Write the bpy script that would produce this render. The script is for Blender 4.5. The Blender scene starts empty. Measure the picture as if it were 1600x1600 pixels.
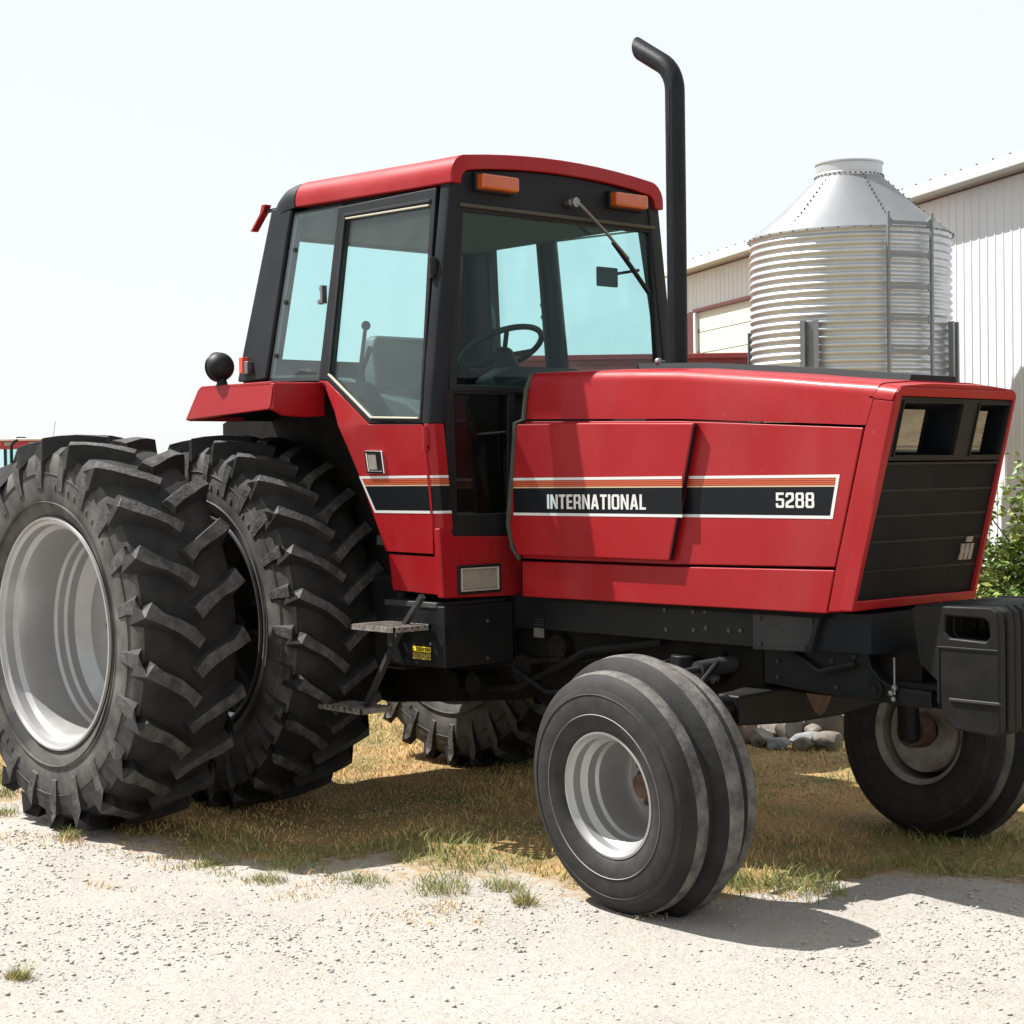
import bpy, bmesh, math, random
import numpy as np
from mathutils import Vector, Matrix, noise as mnoise
R = math.radians
random.seed(7); rng = np.random.default_rng(7)
S = bpy.context.scene
COL = S.collection

# ------------------------------------------------------------------ camera
CAM_POS = Vector((6.9993, -5.3223, 1.5334))
YAW, PITCH, ROLL, FPX = 2.4076, -0.0222, -0.0139, 2732.84 / 1600
fw = Vector((math.cos(YAW)*math.cos(PITCH), math.sin(YAW)*math.cos(PITCH), math.sin(PITCH)))
r0 = fw.cross(Vector((0, 0, 1))).normalized(); u0 = r0.cross(fw)
rv = r0*math.cos(ROLL) + u0*math.sin(ROLL); uv = -r0*math.sin(ROLL) + u0*math.cos(ROLL)
cam = bpy.data.cameras.new('camera'); co = bpy.data.objects.new('camera', cam); COL.objects.link(co)
cam.sensor_width = 36; cam.lens = 36*FPX; cam.clip_start = .1; cam.clip_end = 3000
m = Matrix((rv, uv, -fw)).transposed().to_4x4(); m.translation = CAM_POS
co.matrix_world = m
S.camera = co

# ------------------------------------------------------------------ light
LDIR = Vector((.63, .31, -1)).normalized()                    # direction the sunlight travels
W = bpy.data.worlds.new('World'); S.world = W; W.use_nodes = True
wn = W.node_tree; bg = wn.nodes['Background']
sky = wn.nodes.new('ShaderNodeTexSky'); sky.sky_type = 'NISHITA'; sky.sun_disc = False
sky.sun_elevation = math.asin(-LDIR.z); sky.sun_rotation = math.atan2(-LDIR.x, -LDIR.y)
sky.air_density = 1.0; sky.dust_density = 1.5; sky.ozone_density = 1.3
hz = wn.nodes.new('ShaderNodeMix'); hz.data_type = 'RGBA'; hz.inputs['Factor'].default_value = .84    # milky summer haze over the blue
wn.links.new(sky.outputs[0], hz.inputs['A']); hz.inputs['B'].default_value = (7.42, 7.68, 7.72, 1)
wn.links.new(hz.outputs['Result'], bg.inputs[0]); bg.inputs[1].default_value = .064
sl = bpy.data.lights.new('sun', 'SUN'); sl.energy = 5; sl.angle = R(.55); sl.color = (1, .975, .935)
so = bpy.data.objects.new('sun', sl); COL.objects.link(so)
so.rotation_euler = LDIR.to_track_quat('-Z', 'Y').to_euler(); so.location = (-10, -10, 20)
V = S.view_settings; V.view_transform = 'Standard'; V.look = 'None'; V.gamma = 1; V.exposure = 1.12
V.use_curve_mapping = False
S.render.engine = 'CYCLES'; S.cycles.max_bounces = 8; S.cycles.transparent_max_bounces = 16

# ------------------------------------------------------------------ materials
def mat(name, col, rough=.5, metal=0., coat=0., spec=.5, var=.0, vscale=6., vcol=None, bump=0., bscale=40., rvar=0., vstretch=(1, 1, 1), vlo=.4, vhi=.65, detail=6):
    mt = bpy.data.materials.new(name); mt.use_nodes = True; nt = mt.node_tree; p = nt.nodes['Principled BSDF']
    p.inputs['Base Color'].default_value = (*col, 1); p.inputs['Roughness'].default_value = rough
    p.inputs['Metallic'].default_value = metal; p.inputs['Coat Weight'].default_value = coat
    p.inputs['Coat Roughness'].default_value = .12; p.inputs['Specular IOR Level'].default_value = spec
    tc = nt.nodes.new('ShaderNodeTexCoord'); mp = nt.nodes.new('ShaderNodeMapping'); mp.inputs['Scale'].default_value = vstretch
    nt.links.new(tc.outputs['Object'], mp.inputs['Vector'])
    if var or rvar:
        n = nt.nodes.new('ShaderNodeTexNoise'); n.inputs['Scale'].default_value = vscale; n.inputs['Detail'].default_value = detail; n.inputs['Roughness'].default_value = .62
        nt.links.new(mp.outputs[0], n.inputs['Vector'])
        mr = nt.nodes.new('ShaderNodeMapRange'); mr.inputs[1].default_value = vlo; mr.inputs[2].default_value = vhi
        nt.links.new(n.outputs['Fac'], mr.inputs[0])
        if var:
            mx = nt.nodes.new('ShaderNodeMix'); mx.data_type = 'RGBA'
            mm = nt.nodes.new('ShaderNodeMath'); mm.operation = 'MULTIPLY'; mm.inputs[1].default_value = var
            nt.links.new(mr.outputs[0], mm.inputs[0]); nt.links.new(mm.outputs[0], mx.inputs['Factor'])
            mx.inputs['A'].default_value = (*col, 1); mx.inputs['B'].default_value = (*(vcol or col), 1)
            nt.links.new(mx.outputs['Result'], p.inputs['Base Color'])
        if rvar:
            ma = nt.nodes.new('ShaderNodeMath'); ma.operation = 'MULTIPLY_ADD'; ma.inputs[1].default_value = rvar; ma.inputs[2].default_value = rough
            nt.links.new(mr.outputs[0], ma.inputs[0]); nt.links.new(ma.outputs[0], p.inputs['Roughness'])
    if bump:
        nb = nt.nodes.new('ShaderNodeTexNoise'); nb.inputs['Scale'].default_value = bscale; nb.inputs['Detail'].default_value = 5
        nt.links.new(mp.outputs[0], nb.inputs['Vector'])
        b = nt.nodes.new('ShaderNodeBump'); b.inputs['Strength'].default_value = bump; b.inputs['Distance'].default_value = .01
        nt.links.new(nb.outputs['Fac'], b.inputs['Height']); nt.links.new(b.outputs[0], p.inputs['Normal'])
    return mt

def glass(name, tint, base=.03, refl=1.0, dust=.06, dcol=(.55, .6, .6)):
    mt = bpy.data.materials.new(name); mt.use_nodes = True; nt = mt.node_tree
    for n in list(nt.nodes): nt.nodes.remove(n)
    L = nt.links.new
    out = nt.nodes.new('ShaderNodeOutputMaterial'); tr = nt.nodes.new('ShaderNodeBsdfTransparent'); tr.inputs[0].default_value = (*tint, 1)
    gl = nt.nodes.new('ShaderNodeBsdfGlossy'); gl.inputs['Roughness'].default_value = .03; gl.inputs[0].default_value = (refl, refl, refl, 1)
    lw = nt.nodes.new('ShaderNodeLayerWeight'); lw.inputs[0].default_value = .5
    pw = nt.nodes.new('ShaderNodeMath'); pw.operation = 'POWER'; pw.inputs[1].default_value = 5; L(lw.outputs['Facing'], pw.inputs[0])
    fr = nt.nodes.new('ShaderNodeMath'); fr.operation = 'MULTIPLY_ADD'; fr.inputs[1].default_value = .9; fr.inputs[2].default_value = base; L(pw.outputs[0], fr.inputs[0])
    m1 = nt.nodes.new('ShaderNodeMixShader'); L(fr.outputs[0], m1.inputs[0]); L(tr.outputs[0], m1.inputs[1]); L(gl.outputs[0], m1.inputs[2])
    df = nt.nodes.new('ShaderNodeBsdfDiffuse'); df.inputs[0].default_value = (*dcol, 1)
    tc = nt.nodes.new('ShaderNodeTexCoord'); nz = nt.nodes.new('ShaderNodeTexNoise'); nz.inputs['Scale'].default_value = 5; nz.inputs['Detail'].default_value = 7
    L(tc.outputs['Object'], nz.inputs['Vector'])
    mm = nt.nodes.new('ShaderNodeMath'); mm.operation = 'MULTIPLY'; mm.inputs[1].default_value = dust*2; L(nz.outputs['Fac'], mm.inputs[0])
    m2 = nt.nodes.new('ShaderNodeMixShader'); L(mm.outputs[0], m2.inputs[0]); L(m1.outputs[0], m2.inputs[1]); L(df.outputs[0], m2.inputs[2])
    L(m2.outputs[0], out.inputs[0])
    return mt

M = {}
M['red'] = mat('red_paint', (.25, .0035, .0065), .44, coat=.14, spec=.2, var=.65, vscale=2.2, vcol=(.29, .011, .015), rvar=.14, bump=.02, bscale=60)
def weather(mt, specks=(.40, .24, .22), dust=(.30, .16, .14), samt=.55, damt=.28):
    nt = mt.node_tree; p = nt.nodes['Principled BSDF']; L = nt.links.new; src = p.inputs['Base Color'].links[0].from_socket
    tc = nt.nodes.new('ShaderNodeTexCoord')
    def nz(sc, lo, hi, amt, st=(1, 1, 1), det=4):
        mp = nt.nodes.new('ShaderNodeMapping'); mp.inputs['Scale'].default_value = st; L(tc.outputs['Object'], mp.inputs['Vector'])
        n = nt.nodes.new('ShaderNodeTexNoise'); n.inputs['Scale'].default_value = sc; n.inputs['Detail'].default_value = det; L(mp.outputs[0], n.inputs['Vector'])
        r = nt.nodes.new('ShaderNodeMapRange'); r.inputs[1].default_value = lo; r.inputs[2].default_value = hi; r.inputs[4].default_value = amt; L(n.outputs['Fac'], r.inputs[0]); return r.outputs[0]
    for f, c in ((nz(3.2, .50, .78, damt, (1, 1, .35), 8), dust), (nz(60, .725, .77, samt), specks)):
        m_ = nt.nodes.new('ShaderNodeMix'); m_.data_type = 'RGBA'; L(f, m_.inputs['Factor']); L(src, m_.inputs['A']); m_.inputs['B'].default_value = (*c, 1); src = m_.outputs['Result']
    L(src, p.inputs['Base Color'])
weather(M['red'], (.36, .16, .15), (.27, .09, .085), .45, .22)
M['black'] = mat('black_satin_paint', (.0036, .0046, .0068), .5, spec=.22, var=.6, vscale=5, vcol=(.009, .0102, .0128), rvar=.1)
M['blackpl'] = mat('black_plastic', (.005, .0056, .0068), .55, spec=.25, var=.6, vscale=4, vcol=(.013, .0135, .0145), bump=.03, bscale=120)
M['chassis'] = mat('black_chassis_paint', (.003, .0034, .004), .5, spec=.2, var=.75, vscale=5, vcol=(.011, .0105, .009), rvar=.15, bump=.06, bscale=30)
M['cast'] = mat('dirty_black_casting', (.0035, .0035, .0036), .75, spec=.15, var=.8, vscale=7, vcol=(.012, .0095, .007), bump=.3, bscale=18)
M['frame'] = mat('blue_black_frame_paint', (.004, .0048, .006), .45, spec=.25, var=.6, vscale=6, vcol=(.013, .013, .013), rvar=.1)
M['plate'] = mat('scuffed_grey_plate', (.019, .020, .022), .5, spec=.35, var=.7, vscale=8, vcol=(.045, .043, .041))
M['rubber'] = mat('dusty_tyre_rubber', (.0065, .0066, .0072), .72, spec=.3, var=.7, vscale=5.5, vcol=(.034, .031, .027), bump=.15, bscale=45, vlo=.42, vhi=.75)
M['rubberside'] = mat('dusty_tyre_sidewall', (.030, .029, .028), .8, spec=.3, var=.85, vscale=4, vcol=(.12, .112, .10), bump=.08, bscale=50)
for k_ in ('chassis', 'frame', 'blackpl'): weather(M[k_], (.06, .055, .05), (.03, .027, .023), .4, .22)
M['lug'] = mat('worn_lug_rubber', (.026, .0255, .026), .62, spec=.32, var=.9, vscale=16, vcol=(.098, .092, .085), bump=.5, bscale=60, vlo=.38, vhi=.70)
M['ftread'] = mat('worn_rib_rubber', (.05, .047, .044), .8, spec=.3, var=1., vscale=14, vcol=(.17, .16, .147), bump=.25, bscale=60, vlo=.36, vhi=.72)
M['silver'] = mat('silver_wheel_paint', (.37, .37, .37), .34, metal=.5, var=.5, vscale=4, vcol=(.30, .28, .25), rvar=.15)
M['oldrim'] = mat('rusty_cream_rim', (.27, .26, .235), .6, var=.8, vscale=9, vcol=(.13, .10, .075), bump=.1)
M['rust'] = mat('greasy_rust', (.05, .03, .02), .8, var=.9, vscale=14, vcol=(.13, .065, .035), bump=.3)
M['seal'] = mat('cream_window_seal', (.34, .31, .24), .6)
M['olive'] = mat('olive_rubber_edge', (.04, .038, .026), .7)
M['chrome'] = mat('chrome', (.75, .75, .75), .12, metal=1.)
M['steel'] = mat('worn_steel', (.22, .22, .22), .4, metal=.8, var=.5, vscale=20, vcol=(.1, .09, .075))
M['treadplate'] = mat('worn_step_grating', (.26, .24, .215), .55, metal=.3, var=.8, vscale=30, vcol=(.10, .075, .06))
M['amber'] = mat('amber_lens', (.42, .075, .008), .3, coat=.4, var=.5, vscale=14, vcol=(.3, .05, .006))
M['redlens'] = mat('red_orange_reflector', (.7, .07, .03), .3)
M['lens'] = mat('clear_ribbed_lens', (.24, .23, .205), .2, coat=.4, metal=.4, var=.75, vscale=3.5, vstretch=(1, 1, 4), vcol=(.07, .066, .058))
M['lamp'] = mat('dirty_lamp_glass', (.27, .25, .21), .3, coat=.3, var=.5, vscale=30, vcol=(.18, .16, .14))
M['white'] = mat('white_decal', (.55, .55, .54), .4)
M['orange'] = mat('orange_decal', (.42, .085, .03), .4)
M['yellowish'] = mat('pale_yellow_decal', (.5, .40, .25), .4)
M['blackdec'] = mat('black_decal', (.0045, .0052, .007), .45, spec=.18)
M['yellow'] = mat('yellow_label', (.75, .55, .02), .5)
M['greyint'] = mat('grey_cab_trim', (.026, .033, .034), .8, var=.4, vscale=5, vcol=(.04, .046, .046))
M['seatm'] = mat('dark_grey_seat_vinyl', (.04, .047, .047), .6, var=.5, vscale=8, vcol=(.06, .066, .066))
M['liner'] = mat('grey_headliner', (.03, .037, .039), .9)
M['glass'] = glass('tinted_cab_glass', (.84, .965, .97), base=.010, dust=.004, dcol=(.2, .25, .25))
M['doorglass'] = glass('dusty_tinted_glass', (.86, .965, .965), dust=.05, dcol=(.30, .325, .32))
M['darkglass'] = glass('dark_lower_glass', (.45, .48, .47), dust=.02, dcol=(.14, .12, .10))
M['screen'] = mat('grille_screen', (.0034, .0042, .0056), .55, spec=.12, var=.7, vscale=6, vcol=(.011, .0113, .0113), bump=.5, bscale=420)
M['emblem'] = mat('grey_emblem', (.22, .205, .18), .5, metal=.3)
M['galv'] = mat('galvanised_steel', (.46, .485, .51), .36, metal=.6, var=.5, vscale=3.5, vcol=(.36, .38, .40), rvar=.15)
M['galvdull'] = mat('weathered_galvanised', (.17, .185, .195), .5, metal=.4, var=.5, vscale=8, vcol=(.12, .13, .135))
M['galvroof'] = mat('galvanised_roof_sheet', (.46, .475, .49), .42, metal=.6, var=.4, vscale=2, vcol=(.40, .415, .43))
M['bolt'] = mat('dark_bolt', (.06, .055, .05), .6)
M['shed'] = mat('white_ribbed_steel', (.56, .585, .61), .45, var=.35, vscale=1.5, vstretch=(1, 1, .15), vcol=(.50, .525, .55))
M['shedroof'] = mat('white_roof_steel', (.7, .7, .7), .45)
M['trim'] = mat('white_trim', (.52, .54, .55), .45)
M['redtrim'] = mat('dark_red_trim', (.075, .014, .013), .5)
M['doorw'] = mat('cream_overhead_door', (.50, .495, .46), .5, var=.3, vscale=2, vcol=(.44, .43, .39))
M['wagon'] = mat('faded_red_wagon_paint', (.26, .03, .035), .5, var=.6, vscale=3, vcol=(.2, .04, .04))
M['fartrac'] = mat('faded_red_tractor_paint', (.35, .03, .05), .45)
M['roofw'] = mat('pale_roof_paint', (.62, .6, .56), .5)
M['leaf'] = mat('bush_leaf', (.13, .20, .035), .5, var=1., vscale=3, vcol=(.065, .115, .022))
M['leaf2'] = mat('bush_leaf_yellow', (.20, .225, .04), .55, var=.8, vscale=3, vcol=(.14, .185, .03))
M['bark'] = mat('twig_bark', (.08, .055, .035), .9)
for i, (a, b) in enumerate((((.19, .17, .135), (.10, .09, .075)), ((.14, .12, .10), (.07, .058, .048)), ((.20, .205, .205), (.11, .115, .12)), ((.15, .10, .075), (.085, .055, .042)))):
    M['stone%d' % i] = mat('field_stone', a, .85, var=.9, vscale=9, vcol=b, bump=.5, bscale=14)
M['pebble'] = mat('limestone_chip', (.40, .372, .335), .9, var=1., vscale=25, vcol=(.29, .268, .24))

# ------------------------------------------------------------------ helpers
def tag(o, label=None, cat=None, group=None, kind=None):
    if label: o['label'] = label
    if cat: o['category'] = cat
    if group: o['group'] = group
    if kind: o['kind'] = kind
    return o
def empty(name, loc=(0, 0, 0), parent=None, mw=None):
    o = bpy.data.objects.new(name, None); COL.objects.link(o); o.empty_display_size = .2
    if parent: o.parent = parent
    if mw is not None: o.matrix_local = mw
    else: o.location = loc
    return o
def obj(name, bm, mats, parent=None, bevel=0, seg=2, sharp=38, smooth=True, loc=None):
    if not isinstance(mats, (list, tuple)): mats = [mats]
    bmesh.ops.recalc_face_normals(bm, faces=bm.faces) if not getattr(bm, 'keep', False) else None
    if smooth:
        for f in bm.faces: f.smooth = True
        for e in bm.edges:
            if len(e.link_faces) == 2:
                try: e.smooth = e.calc_face_angle(0) < R(sharp)
                except Exception: pass
            else: e.smooth = True
    me = bpy.data.meshes.new(name); bm.to_mesh(me); bm.free()
    for x in mats: me.materials.append(x)
    o = bpy.data.objects.new(name, me); COL.objects.link(o)
    if parent: o.parent = parent
    if loc: o.location = loc
    if bevel:
        b = o.modifiers.new('bevel', 'BEVEL'); b.width = bevel; b.segments = seg; b.limit_method = 'ANGLE'; b.angle_limit = R(40); b.harden_normals = True
    return o
def raw(name, verts, faces, mats, parent=None, mi=None, smooth=False):
    if not isinstance(mats, (list, tuple)): mats = [mats]
    me = bpy.data.meshes.new(name); me.from_pydata(verts, [], faces)
    for x in mats: me.materials.append(x)
    if mi is not None: me.polygons.foreach_set('material_index', np.asarray(mi, dtype=np.int32))
    if smooth: me.polygons.foreach_set('use_smooth', np.ones(len(me.polygons), dtype=bool))
    me.update()
    o = bpy.data.objects.new(name, me); COL.objects.link(o)
    if parent: o.parent = parent
    return o
def BM(): return bmesh.new()
def box(bm, c, s, rot=None, mi=0):
    mt = Matrix.Translation(c)
    if rot is not None: mt = mt @ (rot if isinstance(rot, Matrix) else Matrix.Rotation(rot[0], 4, rot[1]))
    mt = mt @ Matrix.Diagonal((*s, 1))
    vs = bmesh.ops.create_cube(bm, size=1, matrix=mt)['verts']
    for v in vs:
        for f in v.link_faces: f.material_index = mi
    return bm
def bb(x0, x1, y0, y1, z0, z1, bm=None):
    return box(bm or BM(), ((x0+x1)/2, (y0+y1)/2, (z0+z1)/2), (abs(x1-x0), abs(y1-y0), abs(z1-z0)))
def prism(poly, ax, a0, a1, bm=None):
    bm = bm or BM()
    def P(p, a):
        return (a, p[0], p[1]) if ax == 'x' else (p[0], a, p[1]) if ax == 'y' else (p[0], p[1], a)
    v0 = [bm.verts.new(P(p, a0)) for p in poly]; v1 = [bm.verts.new(P(p, a1)) for p in poly]
    bm.faces.new(v0); bm.faces.new(v1[::-1]); n = len(poly)
    for i in range(n): bm.faces.new((v0[i], v0[(i+1) % n], v1[(i+1) % n], v1[i]))
    return bm
def holed(outer, holes, ax, a0, a1, bm=None):
    """flat plate with openings, extruded from a0 to a1"""
    bm = bm or BM(); t = bmesh.new()
    def P(p, a): return (a, p[0], p[1]) if ax == 'x' else (p[0], a, p[1]) if ax == 'y' else (p[0], p[1], a)
    es = []; loops = []
    for lp in [outer]+holes:
        vs = [t.verts.new(P(p, a0)) for p in lp]; loops.append(vs)
        es += [t.edges.new((vs[i], vs[(i+1) % len(vs)])) for i in range(len(vs))]
    bmesh.ops.triangle_fill(t, use_beauty=True, edges=es, normal=P((0, 0), 1))
    t.verts.ensure_lookup_table(); t.verts.index_update()
    tri = [[v.index for v in f.verts] for f in t.faces]; pts = [v.co.copy() for v in t.verts]; li = [[v.index for v in l] for l in loops]
    t.free()
    k = {'x': 0, 'y': 1, 'z': 2}[ax]; A = [bm.verts.new(p) for p in pts]; B = []
    for p in pts:
        q = p.copy(); q[k] = a1; B.append(bm.verts.new(q))
    for f in tri:
        bm.faces.new([A[i] for i in f]); bm.faces.new([B[i] for i in reversed(f)])
    for l in li:
        for i in range(len(l)):
            a, b = l[i], l[(i+1) % len(l)]; bm.faces.new((A[a], A[b], B[b], B[a]))
    return bm
def loft(rings, bm=None, closed=True, cap=True):
    bm = bm or BM(); rs = [[bm.verts.new(p) for p in r] for r in rings]; n = len(rs[0])
    for a, b in zip(rs, rs[1:]):
        for i in range(n if closed else n-1):
            j = (i+1) % n; bm.faces.new((a[i], a[j], b[j], b[i]))
    if cap: bm.faces.new(rs[0]); bm.faces.new(rs[-1][::-1])
    return bm
def lathe(prof, n=48, ax='y', bm=None, c=(0, 0, 0), closed=True, mi=None):
    """prof: (radius, axial) pairs, closed round the ring when closed"""
    bm = bm or BM(); rs = []
    for r, a in prof:
        ring = []
        for i in range(n):
            t = 2*math.pi*i/n; u, w = r*math.cos(t), r*math.sin(t)
            p = (u, a, w) if ax == 'y' else (u, w, a) if ax == 'z' else (a, u, w)
            ring.append(bm.verts.new((p[0]+c[0], p[1]+c[1], p[2]+c[2])))
        rs.append(ring)
    k = len(rs)
    for i in range(k if closed else k-1):
        a, b = rs[i], rs[(i+1) % k]
        for j in range(n):
            f = bm.faces.new((a[j], a[(j+1) % n], b[(j+1) % n], b[j]))
            if mi: f.material_index = mi[i]
    return bm
def tube(path, r, n=12, bm=None, cap=True, radii=None, last_x=None):
    bm = bm or BM(); path = [Vector(p) for p in path]; rings = []; prev = None
    for i, p in enumerate(path):
        d = ((path[min(i+1, len(path)-1)]-path[max(i-1, 0)])).normalized()
        if prev is None:
            a = d.orthogonal().normalized()
        else:
            a = (prev - d*prev.dot(d)).normalized()
        prev = a; b = d.cross(a); rr = radii[i] if radii else r
        ring = [p + a*math.cos(2*math.pi*k/n)*rr + b*math.sin(2*math.pi*k/n)*rr for k in range(n)]
        if last_x is not None and i == len(path)-1:
            ring = [q + d*((last_x-q.x)/d.x) for q in ring]
        rings.append(ring)
    return loft(rings, bm, True, cap)
def disc(bm, c, axis, r, h, n=16):
    c = Vector(c); a = Vector(axis).normalized()
    return tube([c, c+a*h], r, n, bm)
def ball(bm, c, r, s=(1, 1, 1), u=14, v=9):
    bmesh.ops.create_uvsphere(bm, u_segments=u, v_segments=v, radius=1, matrix=Matrix.Translation(c) @ Matrix.Diagonal((r*s[0], r*s[1], r*s[2], 1)))
    return bm
def strip(pts, w, ax_n, thick=.004):
    pass

# ================================================================== TRACTOR
# local frame = world frame: x forward, y to the tractor's left, z up; origin under the rear axle
T = empty('tractor', (0, 0, 0))
tag(T, 'large red farm tractor with black cab frame, dual rear tyres and tall black exhaust', 'tractor')

def hw(z):                                                    # half width of the cab at height z
    return .63+.13*(2.74-z)/.99 if z >= 1.75 else .76-.07*(1.75-z)/.73
def cabside(name, outer, holes, off, th, mats, s, parent=T, bevel=0.004):
    """plate lying on the cab's side surface; off = how far it stands proud, th = thickness inwards"""
    bm = holed(outer, holes, 'y', 0., th)
    bmesh.ops.bisect_plane(bm, geom=bm.verts[:]+bm.edges[:]+bm.faces[:], plane_co=(0, 0, 1.75), plane_no=(0, 0, 1))
    for v in bm.verts:
        d = hw(v.co.z)+off-v.co.y
        v.co.y = s*d
    return obj(name, bm, mats, parent, bevel=bevel)

# ---- rear wheels -------------------------------------------------
RT, ZR = .868, .862
def rear_wheel_meshes(N=22, fat=1.28, wave=1.):
    # tyre carcass
    prof = [(.500, -.20), (.535, -.222), (.60, -.238), (.67, -.243), (.735, -.236), (.785, -.218), (.812, -.185), (.826, -.11), (.83, 0)]
    prof = prof + [(r, -a) for r, a in prof[-2::-1]] + [(.498, .19), (.498, -.19)]
    k = len(prof); mi = [1]*5+[0]*6+[1]*5+[0]*3; mi = (mi+[0]*k)[:k]
    bm = lathe(prof, 96, 'y', mi=mi)
    # moulded lettering blocks / ring lines on the sidewall
    for sgn in (-1, 1):
        for rr in (.575, .70):
            lathe([(rr-.003, sgn*.234), (rr, sgn*.2475), (rr+.003, sgn*.234)], 96, 'y', bm, mi=[1]*3)
        for base in (40, 200):
            for j in range(9):
                t = R(base+j*5.2); rr = .645
                box(bm, (rr*math.cos(t), sgn*.2425, rr*math.sin(t)), (.026, .005, .018), Matrix.Rotation(-t, 4, 'Y'), 1)
    def surf(a, h):                                           # radius of carcass at axial a, raised by h
        a = abs(a)
        return np.interp(a, [0, .11, .185, .218, .236, .243], [.83, .826, .812, .785, .735, .67])+h
    for s in (-1, 1):
        for i in range(N):
            t0 = 2*math.pi*(i+(0 if s < 0 else .5))/N; jit = random.uniform(.3, 1.)*.014*wave
            # path along the lug: (axial*s, angle offset, radius top, half width)
            P = [(.246, -.062, .635, .022), (.2525, -.056, .71, .025), (.249, -.046, .79, .027), (.228, -.028, .852, .026),
                 (.175, .008, .862, .021), (.11, .052, .868, .0195), (.045, .105, .868, .0205), (-.005, .150, .866, .022)]
            top = []; bot = []
            for q, (a, da, r, w) in enumerate(P):
                a2, da2 = P[min(q+1, len(P)-1)][:2]; a1, da1 = P[max(q-1, 0)][:2]
                tx, ty = (a2-a1), (da2-da1)*.85; L = math.hypot(tx, ty); nx, ny = -ty/L, tx/L
                if q <= 2: nx, ny = 0, 1.
                w *= fat*(1+wave*.13*math.sin(q*2.1+i*1.7)); wob = jit*math.sin(q*1.5+i*.4)
                rb = surf(a, -.012) if q > 2 else r-.02
                ab = a if q > 2 else a-.03
                row_t = []; row_b = []
                for sg in (-1, 1):
                    at, tt = a+sg*nx*w, da+wob/.85+sg*ny*w/.85
                    aw, tw = ab+sg*nx*w*1.75, da+wob/.85+sg*ny*w*1.75/.85
                    row_t.append((at, tt, r)); row_b.append((aw, tw, rb))
                top.append(row_t); bot.append(row_b)
            def V3(p):
                a, t, r = p; t = t0 + t                         # apex leads when rolling forward
                return (r*math.sin(t)*1., s*a, r*math.cos(t))
            tv = [[bm.verts.new(V3(p)) for p in row] for row in top]; bv = [[bm.verts.new(V3(p)) for p in row] for row in bot]
            def F(vs, mi_):
                f = bm.faces.new(vs); f.material_index = mi_
            for q in range(len(P)-1):
                F((tv[q][0], tv[q][1], tv[q+1][1], tv[q+1][0]), 2)
                F((tv[q][0], tv[q+1][0], bv[q+1][0], bv[q][0]), 0)
                F((tv[q][1], bv[q][1], bv[q+1][1], tv[q+1][1]), 0)
            F((tv[-1][0], tv[-1][1], bv[-1][1], bv[-1][0]), 2); F((tv[0][0], bv[0][0], bv[0][1], tv[0][1]), 1)
    for v in bm.verts:
        if v.co.z < -ZR+.004: v.co.z = -ZR+.004
    # rim: dished towards -y
    rp = [(.508, -.222), (.512, -.214), (.508, -.208), (.486, -.20), (.482, -.165), (.462, -.15), (.45, -.12), (.447, .02), (.455, .05), (.47, .075), (.482, .17), (.508, .208),
          (.500, .222), (.474, .185), (.463, .085), (.44, .06)]
    rimp = [(.512, -.214), (.508, -.224), (.499, -.224), (.494, -.212), (.478, -.204), (.474, -.168), (.455, -.15), (.447, -.118), (.446, .022), (.434, .034), (.430, .064), (.418, .076),
            (.414, .11), (.36, .165), (.22, .175), (.20, .165), (.06, .165), (.06, .185), (.22, .19), (.42, .17), (.456, .10), (.457, .05), (.452, -.11), (.47, -.15), (.486, -.165), (.488, .17), (.512, .212), (.512, .226), (.482, .20), (.48, -.19)]
    br = lathe(rimp, 96, 'y')
    bh = BM(); disc(bh, (0, .17, 0), (0, -1, 0), .10, .05, 24)
    for i in range(8):
        t = 2*math.pi*i/8; disc(bh, (.17*math.cos(t), .17, .17*math.sin(t)), (0, -1, 0), .018, .025, 6)
    return bm, br, bh
a, b, c = rear_wheel_meshes()
rw0 = empty('rear_wheel', parent=T); rw0.location = (0, -1.5, ZR)
ty = obj('tyre', a, [M['rubber'], M['rubberside'], M['lug']], rw0, sharp=32, bevel=.011)
obj('rim', b, M['silver'], rw0, sharp=30); obj('hub', c, M['rust'], rw0)
rw0['label'] = 'outer dual rear wheel with silver rim, nearest the camera'
a, b, c = rear_wheel_meshes(27, 1.0, .25); b.free(); c.free()
inner_tyre = obj('tyre', a, [M['rubber'], M['rubberside'], M['lug']], None, sharp=32); inner_mesh = inner_tyre.data; bpy.data.objects.remove(inner_tyre)
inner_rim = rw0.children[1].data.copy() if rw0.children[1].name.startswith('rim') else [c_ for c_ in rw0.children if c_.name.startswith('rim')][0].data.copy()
M['shaderim'] = mat('grimy_inner_rim', (.05, .05, .05), .6, metal=.2, var=.8, vscale=6, vcol=(.022, .02, .018))  # shade between the dual wheels put into the rim colour
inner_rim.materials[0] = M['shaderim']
def copy_part(src, parent, mw):
    e = src.copy(); COL.objects.link(e); e.parent = parent; e.matrix_local = mw
    for k in src.children:
        c = k.copy(); COL.objects.link(c); c.parent = e
    return e
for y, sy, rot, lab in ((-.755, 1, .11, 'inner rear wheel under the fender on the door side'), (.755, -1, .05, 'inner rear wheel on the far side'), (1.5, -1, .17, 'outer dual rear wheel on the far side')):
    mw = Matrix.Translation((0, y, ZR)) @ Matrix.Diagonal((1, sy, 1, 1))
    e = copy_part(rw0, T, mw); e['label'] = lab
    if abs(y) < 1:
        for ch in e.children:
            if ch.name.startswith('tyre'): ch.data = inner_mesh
            if ch.name.startswith('rim'): ch.data = inner_rim

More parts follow.
